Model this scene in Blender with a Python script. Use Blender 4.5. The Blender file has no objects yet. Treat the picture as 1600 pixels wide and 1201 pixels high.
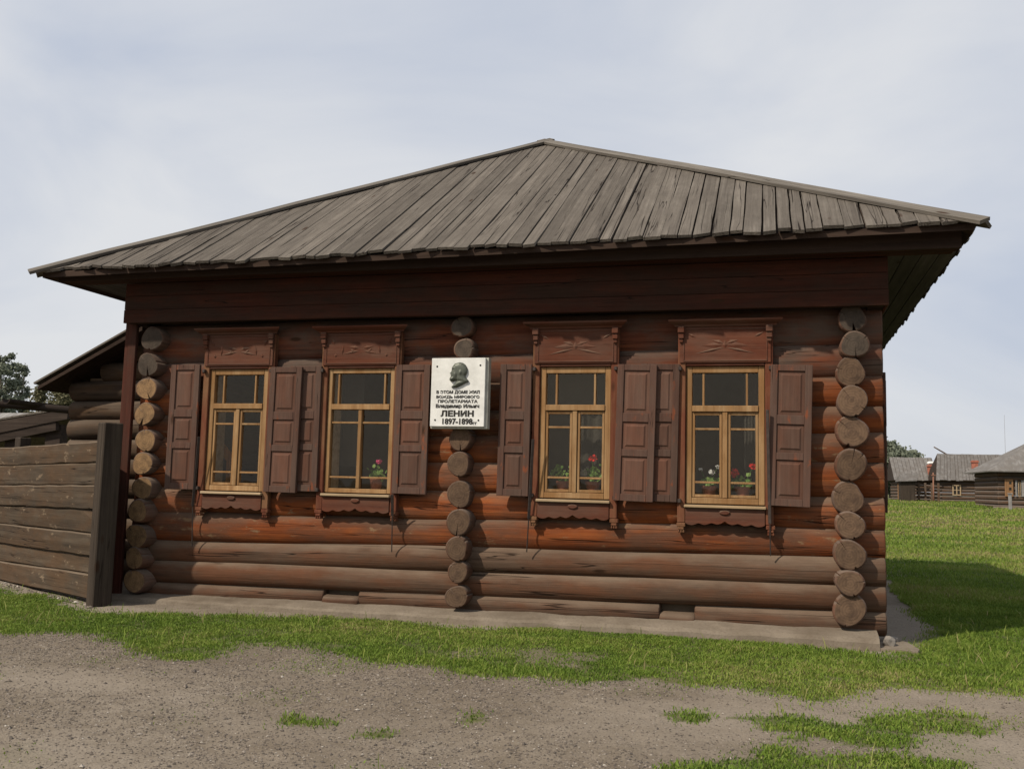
import bpy, bmesh, math, random
import numpy as np
from mathutils import Vector, Matrix, noise as mnoise
random.seed(7); rng = np.random.default_rng(7)
S = bpy.context.scene
COL = S.collection
R_ = math.radians
# ------------------------------------------------------------------ camera
FPX, PITCH, ROLL, YAW = 1500.0, 5.94, 1.41, 15.3
_y, _p, _r = R_(YAW), R_(PITCH), R_(ROLL)
W = np.array([-math.sin(_y)*math.cos(_p), math.cos(_y)*math.cos(_p), math.sin(_p)])
_rt = np.array([math.cos(_y), math.sin(_y), 0.0]); _up = np.cross(_rt, W)
RT = _rt*math.cos(_r) + _up*math.sin(_r); UP = _up*math.cos(_r) - _rt*math.sin(_r)
CAM = np.array([-0.98, -10.454, 1.5])
cd = bpy.data.cameras.new('camera'); cam = bpy.data.objects.new('camera', cd); COL.objects.link(cam)
cd.sensor_width = 36.0; cd.sensor_fit = 'HORIZONTAL'; cd.lens = FPX/1600*36.0
cd.clip_start = 0.05; cd.clip_end = 3000
cam.matrix_world = Matrix(((RT[0], UP[0], -W[0], CAM[0]), (RT[1], UP[1], -W[1], CAM[1]), (RT[2], UP[2], -W[2], CAM[2]), (0, 0, 0, 1)))
S.camera = cam
# ------------------------------------------------------------------ sky, sun, exposure
SUN_EL = 44.0
SDX, SDY = 0.64, 0.77            # direction in which shadows run on the ground
wd = bpy.data.worlds.new('World'); S.world = wd; wd.use_nodes = True
nt = wd.node_tree; nt.nodes.clear()
def N(t, ty, **kw):
    n = t.nodes.new(ty)
    for k, v in kw.items(): setattr(n, k, v)
    return n
wo = N(nt, 'ShaderNodeOutputWorld'); bg = N(nt, 'ShaderNodeBackground'); bg.inputs[1].default_value = 0.10
sky = N(nt, 'ShaderNodeTexSky', sky_type='NISHITA'); sky.sun_disc = False
sky.sun_elevation = R_(SUN_EL); sky.sun_rotation = math.atan2(-SDX, -SDY); sky.dust_density = 3.0; sky.air_density = 1.0
tc = N(nt, 'ShaderNodeTexCoord'); mp = N(nt, 'ShaderNodeMapping'); mp.inputs['Scale'].default_value = (1.0, 1.0, 2.2)
mp.inputs['Location'].default_value = (0.35, 0.1, 0.2)
nz = N(nt, 'ShaderNodeTexNoise'); nz.inputs['Scale'].default_value = 1.9; nz.inputs['Detail'].default_value = 7; nz.inputs['Roughness'].default_value = 0.5; nz.inputs['Distortion'].default_value = 0.6
rp = N(nt, 'ShaderNodeValToRGB')
rp.color_ramp.elements[0].position = 0.34; rp.color_ramp.elements[0].color = (0.500, 0.545, 0.640, 1)
rp.color_ramp.elements[1].position = 0.64; rp.color_ramp.elements[1].color = (0.705, 0.715, 0.735, 1)
mul = N(nt, 'ShaderNodeVectorMath', operation='SCALE'); mul.inputs['Scale'].default_value = 10.0
mx = N(nt, 'ShaderNodeMix', data_type='RGBA'); mx.inputs[0].default_value = 0.90
nt.links.new(tc.outputs['Generated'], mp.inputs[0]); nt.links.new(mp.outputs[0], nz.inputs['Vector'])
nt.links.new(nz.outputs[0], rp.inputs[0]); nt.links.new(rp.outputs[0], mul.inputs[0])
nt.links.new(sky.outputs[0], mx.inputs[6]); nt.links.new(mul.outputs[0], mx.inputs[7])
nt.links.new(mx.outputs[2], bg.inputs[0]); nt.links.new(bg.outputs[0], wo.inputs[0])
sl = bpy.data.lights.new('sun', 'SUN'); sun = bpy.data.objects.new('sun', sl); COL.objects.link(sun)
sl.energy = 4.2; sl.angle = R_(1.2); sl.color = (1.0, 0.89, 0.75)
_ch = math.cos(R_(SUN_EL)); _h = math.hypot(SDX, SDY)
sun.rotation_euler = Vector((SDX/_h*_ch, SDY/_h*_ch, -math.sin(R_(SUN_EL)))).to_track_quat('-Z', 'Y').to_euler()
sun.location = (-10, -12, 15)
S.view_settings.view_transform = 'Standard'; S.view_settings.look = 'None'
S.view_settings.exposure = 0.15; S.view_settings.gamma = 1.0; S.view_settings.use_curve_mapping = False

# ------------------------------------------------------------------ helpers
def ray(u, v): return W + RT*(u-800)/FPX - UP*(v-600.5)/FPX
def onY(u, v, y): d = ray(u, v); return CAM + d*((y-CAM[1])/d[1])
def onX(u, v, x): d = ray(u, v); return CAM + d*((x-CAM[0])/d[0])
def gz(x, y):
    """height of the terrain: flat by the house, a slow rise across the field"""
    x = np.asarray(x, float); y = np.asarray(y, float)
    t = np.clip((y-12)/70, 0, 1); t = t*t*(3-2*t)
    return 1.0*t + 0.02*np.sin(x*0.9+1)*np.sin(y*0.7)*np.clip((y+9)/3, 0, 1)*0.7
def onG(u, v):
    d = ray(u, v); z = 0.0
    for _ in range(30):
        if d[2] > -1e-4: return None
        P = CAM + d*((z-CAM[2])/d[2]); z = 0.5*z + 0.5*float(gz(P[0], P[1]))
    return P
WM = {}
def obj(name, me, mat=None, parent=None, M=None, label=None, cat=None, group=None, kind=None):
    o = bpy.data.objects.new(name, me); COL.objects.link(o)
    M = M or Matrix.Identity(4); WM[o.name] = M
    if parent is not None:
        o.parent = parent; o.matrix_parent_inverse = WM[parent.name].inverted()
    o.matrix_basis = M
    if me is not None and mat is not None and len(me.materials) == 0:
        for m in (mat if isinstance(mat, (list, tuple)) else [mat]): me.materials.append(m)
    if label: o['label'] = label
    if cat: o['category'] = cat
    if group: o['group'] = group
    if kind: o['kind'] = kind
    return o
def thing(name, loc, label, cat, group=None):
    return obj(name, None, M=Matrix.Translation(Vector(loc)), label=label, cat=cat, group=group)
def mesh(name, v, f, smooth=False):
    me = bpy.data.meshes.new(name); me.from_pydata([tuple(map(float, p)) for p in v], [], f); me.update()
    if smooth: me.polygons.foreach_set('use_smooth', [True]*len(me.polygons))
    return me
def bmmesh(name, bm, smooth=False):
    bmesh.ops.recalc_face_normals(bm, faces=bm.faces)
    me = bpy.data.meshes.new(name); bm.to_mesh(me); bm.free()
    if smooth: me.polygons.foreach_set('use_smooth', [True]*len(me.polygons))
    return me
def bm_box(bm, x0, x1, y0, y1, z0, z1, bev=0.0, jit=0.0):
    vs = []
    for z in (z0, z1):
        for y in (y0, y1):
            for x in (x0, x1):
                vs.append(bm.verts.new((x+random.uniform(-jit, jit), y+random.uniform(-jit, jit), z+random.uniform(-jit, jit))))
    F = [(0, 2, 3, 1), (4, 5, 7, 6), (0, 1, 5, 4), (2, 6, 7, 3), (0, 4, 6, 2), (1, 3, 7, 5)]
    fs = [bm.faces.new([vs[i] for i in f]) for f in F]
    if bev > 0:
        es = list({e for f in fs for e in f.edges})
        bmesh.ops.bevel(bm, geom=es, offset=bev, segments=1, affect='EDGES', clamp_overlap=True)
def box(name, x0, x1, y0, y1, z0, z1, bev=0.004, jit=0.0):
    bm = bmesh.new(); bm_box(bm, x0, x1, y0, y1, z0, z1, bev, jit); return bmmesh(name, bm)
def boxes(name, L, bev=0.003):
    bm = bmesh.new()
    for b in L: bm_box(bm, *b, bev)
    return bmmesh(name, bm)
def prism(name, pts, y0, y1, bev=0.0):
    """outline in the XZ plane extruded from y0 (front) to y1"""
    bm = bmesh.new()
    a = [bm.verts.new((x, y0, z)) for x, z in pts]; b = [bm.verts.new((x, y1, z)) for x, z in pts]
    f = bm.faces.new(a); bm.faces.new(b[::-1]); n = len(a)
    for i in range(n): bm.faces.new((a[i], b[i], b[(i+1) % n], a[(i+1) % n]))
    if bev: bmesh.ops.bevel(bm, geom=list(f.edges), offset=bev, segments=1, affect='EDGES', clamp_overlap=True)
    return bmmesh(name, bm)
def fbm(x, y, sc=1.0, seed=0, octv=3):
    """cheap tileless value noise for numpy arrays, 0..1"""
    x = np.asarray(x, float)*sc; y = np.asarray(y, float)*sc; out = np.zeros(np.broadcast(x, y).shape); a = 0.5; tot = 0
    for o in range(octv):
        xi = np.floor(x).astype(np.int64); yi = np.floor(y).astype(np.int64); fx = x-xi; fy = y-yi
        fx = fx*fx*(3-2*fx); fy = fy*fy*(3-2*fy)
        def h(i, j):
            n = (i*374761393 + j*668265263 + (seed+o)*974711) & 0x7fffffff
            n = ((n ^ (n >> 13))*1274126177) & 0x7fffffff
            return ((n ^ (n >> 16)) & 0xffff)/65535.0
        out += a*((h(xi, yi)*(1-fx)+h(xi+1, yi)*fx)*(1-fy) + (h(xi, yi+1)*(1-fx)+h(xi+1, yi+1)*fx)*fy)
        tot += a; a *= 0.5; x = x*2.03+7.1; y = y*2.03+3.7
    return out/tot
# ------------------------------------------------------------------ materials
def newmat(name):
    m = bpy.data.materials.new(name); m.use_nodes = True
    t = m.node_tree; b = t.nodes['Principled BSDF']; return m, t, b
def ramp(t, src, stops):
    r = N(t, 'ShaderNodeValToRGB'); e = r.color_ramp.elements
    while len(e) < len(stops): e.new(0.5)
    for i, (p, c) in enumerate(stops): e[i].position = p; e[i].color = (*c, 1) if len(c) == 3 else c
    t.links.new(src, r.inputs[0]); return r.outputs[0]
def mixc(t, fac, a, b, blend='MIX'):
    m = N(t, 'ShaderNodeMix', data_type='RGBA', blend_type=blend)
    for s, i in ((fac, 0), (a, 6), (b, 7)):
        if isinstance(s, (int, float)): m.inputs[i].default_value = s
        elif isinstance(s, tuple): m.inputs[i].default_value = (*s, 1)
        else: t.links.new(s, m.inputs[i])
    return m.outputs[2]
def math_(t, op, a, b=None, clamp=False):
    m = N(t, 'ShaderNodeMath', operation=op, use_clamp=clamp)
    for s, i in ((a, 0), (b, 1)):
        if s is None: continue
        if isinstance(s, (int, float)): m.inputs[i].default_value = s
        else: t.links.new(s, m.inputs[i])
    return m.outputs[0]
def noise(t, vec, sc, det=4, rough=0.55):
    n = N(t, 'ShaderNodeTexNoise'); n.inputs['Scale'].default_value = sc; n.inputs['Detail'].default_value = det
    n.inputs['Roughness'].default_value = rough; t.links.new(vec, n.inputs['Vector']); return n.outputs[0]
def coords(t, scale=(1, 1, 1), rand=True):
    c = N(t, 'ShaderNodeTexCoord'); src = c.outputs['Object']
    if rand:
        oi = N(t, 'ShaderNodeObjectInfo'); cb = N(t, 'ShaderNodeCombineXYZ')
        for i, k in enumerate((37.0, 11.0, 53.0)): t.links.new(math_(t, 'MULTIPLY', oi.outputs['Random'], k), cb.inputs[i])
        a = N(t, 'ShaderNodeVectorMath', operation='ADD'); t.links.new(src, a.inputs[0]); t.links.new(cb.outputs[0], a.inputs[1]); src = a.outputs[0]
    m = N(t, 'ShaderNodeMapping'); m.inputs['Scale'].default_value = scale; t.links.new(src, m.inputs[0])
    return src, m.outputs[0]
def bump(t, b, h, st=0.3, dist=0.01):
    n = N(t, 'ShaderNodeBump'); n.inputs['Strength'].default_value = st; n.inputs['Distance'].default_value = dist
    t.links.new(h, n.inputs['Height']); t.links.new(n.outputs[0], b.inputs['Normal'])
def wood(name, cols, axis='X', var=0.25, blot=None, blot_amt=0.5, up=None, crack=0.0, rough=0.85, bst=0.35, grain=14.0, peel=None):
    """grained timber: cols dark..light streaks, blot = second tone in patches, up = weathering on upward faces"""
    m, t, b = newmat(name)
    lo, hi = 0.55, grain
    sc = {'X': (lo, hi, hi), 'Y': (hi, lo, hi), 'Z': (hi, hi, lo)}[axis]
    raw, v = coords(t, sc)
    n1 = noise(t, v, 1.0, 6, 0.6)
    c = ramp(t, n1, [(0.28+0.44*i/(len(cols)-1), k) for i, k in enumerate(cols)])
    sc2 = {'X': (0.35, 1, 1), 'Y': (1, 0.35, 1), 'Z': (1, 1, 0.35)}[axis]
    m2 = N(t, 'ShaderNodeMapping'); m2.inputs['Scale'].default_value = sc2; t.links.new(raw, m2.inputs[0])
    if blot is not None:
        n2 = noise(t, m2.outputs[0], 3.2, 5, 0.65)
        f = ramp(t, n2, [(0.5-0.12+0.25*(0.5-blot_amt), (0, 0, 0)), (0.5+0.1+0.25*(0.5-blot_amt), (1, 1, 1))])
        c = mixc(t, f, c, blot)
    mf = N(t, 'ShaderNodeMapping'); mf.inputs['Scale'].default_value = {'X': (1.6, 70, 70), 'Y': (70, 1.6, 70), 'Z': (70, 70, 1.6)}[axis]; t.links.new(raw, mf.inputs[0])
    nfine = noise(t, mf.outputs[0], 1.0, 5, 0.65); ndirt = noise(t, m2.outputs[0], 13.0, 6, 0.7)
    shade_ = math_(t, 'ADD', 0.45, math_(t, 'ADD', math_(t, 'MULTIPLY', nfine, 0.6), math_(t, 'MULTIPLY', ndirt, 0.5)))
    vk = N(t, 'ShaderNodeTexVoronoi'); vk.inputs['Scale'].default_value = 2.6
    t.links.new(m2.outputs[0], vk.inputs['Vector'])
    c = mixc(t, ramp(t, vk.outputs['Distance'], [(0.045, (0.85, 0.85, 0.85)), (0.085, (0, 0, 0))]), c, (0.035, 0.018, 0.010))
    if up is not None:
        g = N(t, 'ShaderNodeNewGeometry'); s = N(t, 'ShaderNodeSeparateXYZ'); t.links.new(g.outputs['Normal'], s.inputs[0])
        n3 = noise(t, m2.outputs[0], 5.0, 4)
        f = math_(t, 'ADD', math_(t, 'MULTIPLY', s.outputs[2], 1.7), math_(t, 'MULTIPLY', math_(t, 'SUBTRACT', n3, 0.62), 2.2), True)
        c = mixc(t, f, c, up)
    if peel is not None:
        n5 = noise(t, m2.outputs[0], 9.0, 6, 0.7)
        f = ramp(t, n5, [(0.60, (0, 0, 0)), (0.66, (1, 1, 1))])
        c = mixc(t, f, c, peel)
    cbk = N(t, 'ShaderNodeCombineColor')
    for i_ in range(3): t.links.new(shade_, cbk.inputs[i_])
    c = mixc(t, 1.0, c, cbk.outputs[0], 'MULTIPLY')
    ht = math_(t, 'ADD', n1, math_(t, 'MULTIPLY', nfine, 0.7))
    if crack > 0:
        w = N(t, 'ShaderNodeTexNoise'); w.inputs['Scale'].default_value = 1.0; w.inputs['Detail'].default_value = 3
        sc3 = {'X': (0.16, 7, 7), 'Y': (7, 0.16, 7), 'Z': (7, 7, 0.16)}[axis]
        m3 = N(t, 'ShaderNodeMapping'); m3.inputs['Scale'].default_value = sc3; t.links.new(raw, m3.inputs[0]); t.links.new(m3.outputs[0], w.inputs['Vector'])
        d = math_(t, 'ABSOLUTE', math_(t, 'SUBTRACT', w.outputs[0], 0.5))
        f = ramp(t, d, [(0.0, (1, 1, 1)), (0.0045*crack, (0, 0, 0))])
        gate = ramp(t, noise(t, m2.outputs[0], 1.7, 2), [(0.43, (0, 0, 0)), (0.49, (1, 1, 1))])
        f = math_(t, 'MULTIPLY', f, gate)
        c = mixc(t, f, c, (0.012, 0.008, 0.006))
        ht = math_(t, 'SUBTRACT', ht, math_(t, 'MULTIPLY', f, 1.5))
    oi = N(t, 'ShaderNodeObjectInfo'); hs = N(t, 'ShaderNodeHueSaturation'); t.links.new(c, hs.inputs['Color'])
    t.links.new(math_(t, 'ADD', math_(t, 'MULTIPLY', oi.outputs['Random'], var), 1-var*0.5), hs.inputs['Value'])
    t.links.new(hs.outputs[0], b.inputs['Base Color'])
    b.inputs['Roughness'].default_value = rough; b.inputs['Specular IOR Level'].default_value = 0.07
    bump(t, b, ht, bst, 0.012); return m
def plain(name, c, rough=0.7, sc=9.0, amt=0.35, metal=0.0, bst=0.15, c2=None):
    m, t, b = newmat(name); raw, v = coords(t, (1, 1, 1))
    n = noise(t, v, sc, 6, 0.65); k = 1-amt
    col = ramp(t, n, [(0.3, tuple(q*k for q in c)), (0.7, c2 or tuple(min(1, q*(1+amt*0.6)) for q in c))])
    t.links.new(col, b.inputs['Base Color']); b.inputs['Roughness'].default_value = rough; b.inputs['Metallic'].default_value = metal
    b.inputs['Specular IOR Level'].default_value = 0.3
    bump(t, b, n, bst, 0.005); return m
def endgrain(name, c1, c2, dark):
    m, t, b = newmat(name); raw, v = coords(t, (1, 1, 1), rand=False)
    s = N(t, 'ShaderNodeSeparateXYZ'); t.links.new(v, s.inputs[0])
    r2 = math_(t, 'SQRT', math_(t, 'ADD', math_(t, 'MULTIPLY', s.outputs[1], s.outputs[1]), math_(t, 'MULTIPLY', s.outputs[2], s.outputs[2])))
    nn = noise(t, v, 6.0, 4)
    rr = math_(t, 'ADD', math_(t, 'MULTIPLY', r2, 230.0), math_(t, 'MULTIPLY', nn, 9.0))
    ring = math_(t, 'ADD', math_(t, 'MULTIPLY', math_(t, 'SINE', rr), 0.5), 0.5)
    oi = N(t, 'ShaderNodeObjectInfo')
    raw2, v2 = coords(t, (1, 1, 1)); n2 = noise(t, v2, 11.0, 6, 0.7)
    c = mixc(t, math_(t, 'MULTIPLY', ring, 0.42), c1, c2)
    c = mixc(t, ramp(t, n2, [(0.42, (0, 0, 0)), (0.75, (1, 1, 1))]), c, dark)
    hs = N(t, 'ShaderNodeHueSaturation'); t.links.new(c, hs.inputs['Color'])
    t.links.new(math_(t, 'ADD', math_(t, 'MULTIPLY', oi.outputs['Random'], 0.4), 0.8), hs.inputs['Value'])
    t.links.new(hs.outputs[0], b.inputs['Base Color']); b.inputs['Roughness'].default_value = 0.9; b.inputs['Specular IOR Level'].default_value = 0.15
    bump(t, b, math_(t, 'ADD', n2, math_(t, 'MULTIPLY', ring, 0.1)), 0.6, 0.012); return m
M = {}
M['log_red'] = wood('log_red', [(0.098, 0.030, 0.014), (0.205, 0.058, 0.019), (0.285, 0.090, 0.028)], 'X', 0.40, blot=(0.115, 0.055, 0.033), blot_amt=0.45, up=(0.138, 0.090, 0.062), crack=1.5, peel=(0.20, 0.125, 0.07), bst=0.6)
M['log_red_shaded'] = wood('log_red_shaded', [(0.06, 0.022, 0.014), (0.115, 0.040, 0.022), (0.16, 0.055, 0.026)], 'X', 0.4, blot=(0.085, 0.058, 0.044), blot_amt=0.45, up=(0.095, 0.07, 0.055), crack=1.0)  # darker copy of the red logs: eave shade put into the colour
M['log_grey'] = wood('log_grey', [(0.050, 0.031, 0.021), (0.084, 0.054, 0.037), (0.112, 0.075, 0.052)], 'X', 0.25, blot=(0.098, 0.046, 0.026), blot_amt=0.40, up=(0.125, 0.090, 0.064), crack=1.6, bst=0.6)
M['log_side'] = wood('log_side', [(0.07, 0.035, 0.024), (0.11, 0.055, 0.035), (0.14, 0.08, 0.055)], 'X', 0.3, blot=(0.10, 0.07, 0.055), up=(0.12, 0.09, 0.07), crack=1.0)
M['log_old'] = wood('log_old', [(0.038, 0.027, 0.020), (0.064, 0.046, 0.033), (0.090, 0.066, 0.047)], 'X', 0.3, blot=(0.075, 0.046, 0.027), up=(0.095, 0.072, 0.054), crack=1.2)
M['end'] = endgrain('end_grain', (0.225, 0.140, 0.070), (0.150, 0.090, 0.046), (0.072, 0.046, 0.028))
M['end_grey'] = endgrain('end_grain_grey', (0.118, 0.076, 0.048), (0.080, 0.050, 0.033), (0.048, 0.031, 0.022))
M['end_dark'] = endgrain('end_grain_dark', (0.085, 0.066, 0.050), (0.062, 0.048, 0.038), (0.04, 0.032, 0.026))
M['red_board'] = wood('red_board', [(0.055, 0.018, 0.013), (0.095, 0.029, 0.018), (0.125, 0.040, 0.022)], 'X', 0.25, blot=(0.065, 0.034, 0.024), blot_amt=0.4, crack=0.5)
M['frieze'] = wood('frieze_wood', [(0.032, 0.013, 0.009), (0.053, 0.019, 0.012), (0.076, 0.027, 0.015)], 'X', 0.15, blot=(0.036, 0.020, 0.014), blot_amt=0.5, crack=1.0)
M['red_post'] = wood('red_post', [(0.045, 0.016, 0.011), (0.072, 0.024, 0.016), (0.10, 0.034, 0.022)], 'Z', 0.25, blot=(0.056, 0.030, 0.022), blot_amt=0.4)
M['casing'] = wood('casing', [(0.062, 0.022, 0.014), (0.096, 0.034, 0.020), (0.124, 0.047, 0.027)], 'X', 0.2, blot=(0.10, 0.052, 0.036), blot_amt=0.45, up=(0.13, 0.09, 0.065))
M['casing_v'] = wood('casing_v', [(0.075, 0.026, 0.017), (0.12, 0.042, 0.024), (0.15, 0.058, 0.033)], 'Z', 0.2, blot=(0.16, 0.085, 0.045), blot_amt=0.25)
M['shutter'] = wood('shutter', [(0.070, 0.036, 0.027), (0.092, 0.050, 0.037), (0.110, 0.062, 0.046)], 'Z', 0.3, blot=(0.090, 0.058, 0.045), blot_amt=0.5, bst=0.25, peel=(0.17, 0.058, 0.030), crack=0.6)
M['shutter_panel'] = wood('shutter_panel', [(0.074, 0.042, 0.031), (0.098, 0.058, 0.043), (0.114, 0.070, 0.052)], 'Z', 0.3, blot=(0.108, 0.052, 0.035), blot_amt=0.4, bst=0.15)
M['ochre'] = wood('ochre_sash', [(0.18, 0.098, 0.045), (0.285, 0.178, 0.088), (0.35, 0.235, 0.125)], 'Z', 0.2, blot=(0.215, 0.118, 0.050), blot_amt=0.42, bst=0.2)
M['sill'] = wood('sill_wood', [(0.22, 0.15, 0.08), (0.36, 0.27, 0.17), (0.42, 0.33, 0.22)], 'X', 0.2)
M['roof'] = wood('roof_plank', [(0.072, 0.062, 0.053), (0.118, 0.104, 0.088), (0.165, 0.147, 0.125)], 'Y', 0.30, blot=(0.096, 0.084, 0.071), blot_amt=0.45, crack=1.6, bst=0.6, grain=26.0)
M['roof_cap'] = wood('roof_cap', [(0.085, 0.076, 0.066), (0.13, 0.117, 0.10), (0.185, 0.168, 0.145)], 'X', 0.25, crack=1.0, bst=0.5)
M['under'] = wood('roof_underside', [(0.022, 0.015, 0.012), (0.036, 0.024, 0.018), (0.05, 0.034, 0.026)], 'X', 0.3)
M['soffit'] = wood('soffit_skylit', [(0.05, 0.045, 0.042), (0.075, 0.068, 0.063), (0.10, 0.09, 0.084)], 'Y', 0.2)  # side soffit paler and greyer, sky light put into the colour
M['fence'] = wood('fence_board', [(0.034, 0.026, 0.019), (0.060, 0.046, 0.033), (0.090, 0.070, 0.050)], 'X', 0.35, blot=(0.072, 0.046, 0.028), blot_amt=0.45, up=(0.12, 0.092, 0.066), crack=1.6, peel=(0.15, 0.112, 0.075))
M['post'] = wood('fence_post', [(0.028, 0.022, 0.017), (0.046, 0.036, 0.028), (0.064, 0.051, 0.038)], 'Z', 0.2, crack=1.0)
M['dark_wood'] = wood('dark_wood', [(0.022, 0.017, 0.014), (0.036, 0.027, 0.022), (0.05, 0.038, 0.03)], 'X', 0.3)
M['pale_roof'] = wood('pale_roof', [(0.15, 0.145, 0.14), (0.24, 0.235, 0.225), (0.31, 0.30, 0.29)], 'Y', 0.3, blot=(0.19, 0.18, 0.17))
M['far_roof'] = wood('far_roof', [(0.095, 0.090, 0.085), (0.145, 0.138, 0.130), (0.21, 0.20, 0.19)], 'Y', 0.3, blot=(0.12, 0.11, 0.10), grain=4.0)
M['far_wall'] = wood('far_wall', [(0.055, 0.042, 0.033), (0.085, 0.066, 0.052), (0.12, 0.095, 0.075)], 'X', 0.3, blot=(0.10, 0.06, 0.038), grain=5.0, up=(0.12, 0.10, 0.085))
M['room'] = plain('room_wall', (0.16, 0.115, 0.075), 0.9, 3.0, 0.25)
M['floor'] = wood('room_floor', [(0.06, 0.04, 0.022), (0.09, 0.058, 0.03)], 'Y', 0.1)
M['iron'] = plain('iron', (0.055, 0.042, 0.036), 0.6, 20.0, 0.4, 0.4)
M['marble'] = plain('white_marble', (0.62, 0.625, 0.59), 0.45, 7.0, 0.13, c2=(0.72, 0.725, 0.69))
M['marble_back'] = plain('plaque_backing', (0.42, 0.42, 0.36), 0.5, 9.0, 0.3)
M['relief'] = plain('relief_bronze', (0.088, 0.098, 0.078), 0.45, 30.0, 0.3, 0.15)
M['letters'] = plain('lettering_black', (0.018, 0.016, 0.012), 0.5, 30.0, 0.2)
M['terracotta'] = plain('terracotta', (0.24, 0.075, 0.04), 0.7, 12.0, 0.3)
M['brick'] = plain('brick_red', (0.33, 0.12, 0.08), 0.85, 6.0, 0.4)
M['white'] = plain('whitewash', (0.68, 0.67, 0.64), 0.8, 5.0, 0.15)
M['chair'] = wood('chair_wood', [(0.25, 0.09, 0.02), (0.42, 0.17, 0.04), (0.5, 0.22, 0.06)], 'Z', 0.1)
M['bark'] = wood('bark', [(0.06, 0.05, 0.04), (0.11, 0.09, 0.07), (0.16, 0.14, 0.11)], 'Z', 0.2)
M['stone'] = plain('rubble_stone', (0.20, 0.18, 0.155), 0.9, 14.0, 0.35)
M['plank_tan'] = wood('plank_tan', [(0.16, 0.085, 0.04), (0.23, 0.13, 0.065), (0.29, 0.17, 0.09)], 'Z', 0.2)
M['pole'] = wood('pole_wood', [(0.18, 0.09, 0.06), (0.25, 0.13, 0.09)], 'Z', 0.2)
def leafmat(name, c1, c2, trans=0.3, rough=0.6):
    m, t, b = newmat(name)
    g = N(t, 'ShaderNodeAttribute'); g.attribute_name = 'tint'
    c = ramp(t, g.outputs['Fac'], [(0.0, c1), (1.0, c2)])
    t.links.new(c, b.inputs['Base Color']); b.inputs['Roughness'].default_value = rough; b.inputs['Specular IOR Level'].default_value = 0.2
    tr = N(t, 'ShaderNodeBsdfTranslucent'); t.links.new(c, tr.inputs[0]); ms = N(t, 'ShaderNodeMixShader'); ms.inputs[0].default_value = trans
    out = t.nodes['Material Output']; t.links.new(b.outputs[0], ms.inputs[1]); t.links.new(tr.outputs[0], ms.inputs[2]); t.links.new(ms.outputs[0], out.inputs[0])
    return m
M['leaf'] = leafmat('plant_leaf', (0.07, 0.15, 0.03), (0.24, 0.36, 0.10))
M['petal_red'] = leafmat('petal_red', (0.55, 0.012, 0.012), (0.75, 0.04, 0.03))
M['petal_pink'] = leafmat('petal_pink', (0.60, 0.04, 0.16), (0.75, 0.16, 0.32))
M['petal_white'] = leafmat('petal_white', (0.6, 0.6, 0.6), (0.8, 0.8, 0.8))
M['tree_leaf_hazed'] = leafmat('tree_leaf_hazed', (0.110, 0.128, 0.092), (0.205, 0.228, 0.165))  # leaf colours greyed and lifted, distance haze put into the colour
M['tree_leaf_hazed2'] = leafmat('tree_leaf_dry', (0.085, 0.085, 0.042), (0.17, 0.155, 0.085))
def grassmat(name):
    m, t, b = newmat(name)
    g = N(t, 'ShaderNodeAttribute'); g.attribute_name = 'tint'
    c = ramp(t, g.outputs['Fac'], [(0.0, (0.066, 0.115, 0.017)), (0.45, (0.138, 0.212, 0.030)), (0.75, (0.210, 0.262, 0.050)), (1.0, (0.28, 0.235, 0.11))])
    t.links.new(c, b.inputs['Base Color']); b.inputs['Roughness'].default_value = 0.65; b.inputs['Specular IOR Level'].default_value = 0.15
    tr = N(t, 'ShaderNodeBsdfTranslucent'); t.links.new(c, tr.inputs[0]); ms = N(t, 'ShaderNodeMixShader'); ms.inputs[0].default_value = 0.3
    out = t.nodes['Material Output']; t.links.new(b.outputs[0], ms.inputs[1]); t.links.new(tr.outputs[0], ms.inputs[2]); t.links.new(ms.outputs[0], out.inputs[0])
    return m
M['grass'] = grassmat('grass_blades')
def glassmat():
    m, t, b = newmat('window_glass'); t.nodes.remove(b)
    tr = N(t, 'ShaderNodeBsdfTransparent'); tr.inputs[0].default_value = (0.95, 0.95, 0.93, 1)
    gl = N(t, 'ShaderNodeBsdfGlossy'); gl.inputs['Roughness'].default_value = 0.02; gl.inputs['Color'].default_value = (1.0, 0.86, 0.68, 1)  # warm tint on reflections imitates surroundings opposite that aren't built
    lw = N(t, 'ShaderNodeLayerWeight'); lw.inputs[0].default_value = 0.5
    fr_ = math_(t, 'ADD', 0.026, math_(t, 'MULTIPLY', math_(t, 'POWER', lw.outputs['Facing'], 5.0), 0.8)); ms = N(t, 'ShaderNodeMixShader')
    raw, v = coords(t, (1, 1, 1)); bp = N(t, 'ShaderNodeBump'); bp.inputs['Strength'].default_value = 0.08; bp.inputs['Distance'].default_value = 0.02
    t.links.new(noise(t, v, 3.0, 2), bp.inputs['Height']); t.links.new(bp.outputs[0], gl.inputs['Normal'])
    t.links.new(fr_, ms.inputs[0]); t.links.new(tr.outputs[0], ms.inputs[1]); t.links.new(gl.outputs[0], ms.inputs[2])
    t.links.new(ms.outputs[0], t.nodes['Material Output'].inputs[0]); return m
M['glass'] = glassmat()
def curtainmat():
    m, t, b = newmat('sheer_curtain')
    b.inputs['Base Color'].default_value = (0.085, 0.078, 0.066, 1); b.inputs['Roughness'].default_value = 0.9
    tr = N(t, 'ShaderNodeBsdfTransparent'); ms = N(t, 'ShaderNodeMixShader'); ms.inputs[0].default_value = 0.45
    t.links.new(tr.outputs[0], ms.inputs[1]); t.links.new(b.outputs[0], ms.inputs[2]); t.links.new(ms.outputs[0], t.nodes['Material Output'].inputs[0]); return m
M['curtain'] = curtainmat()
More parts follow.
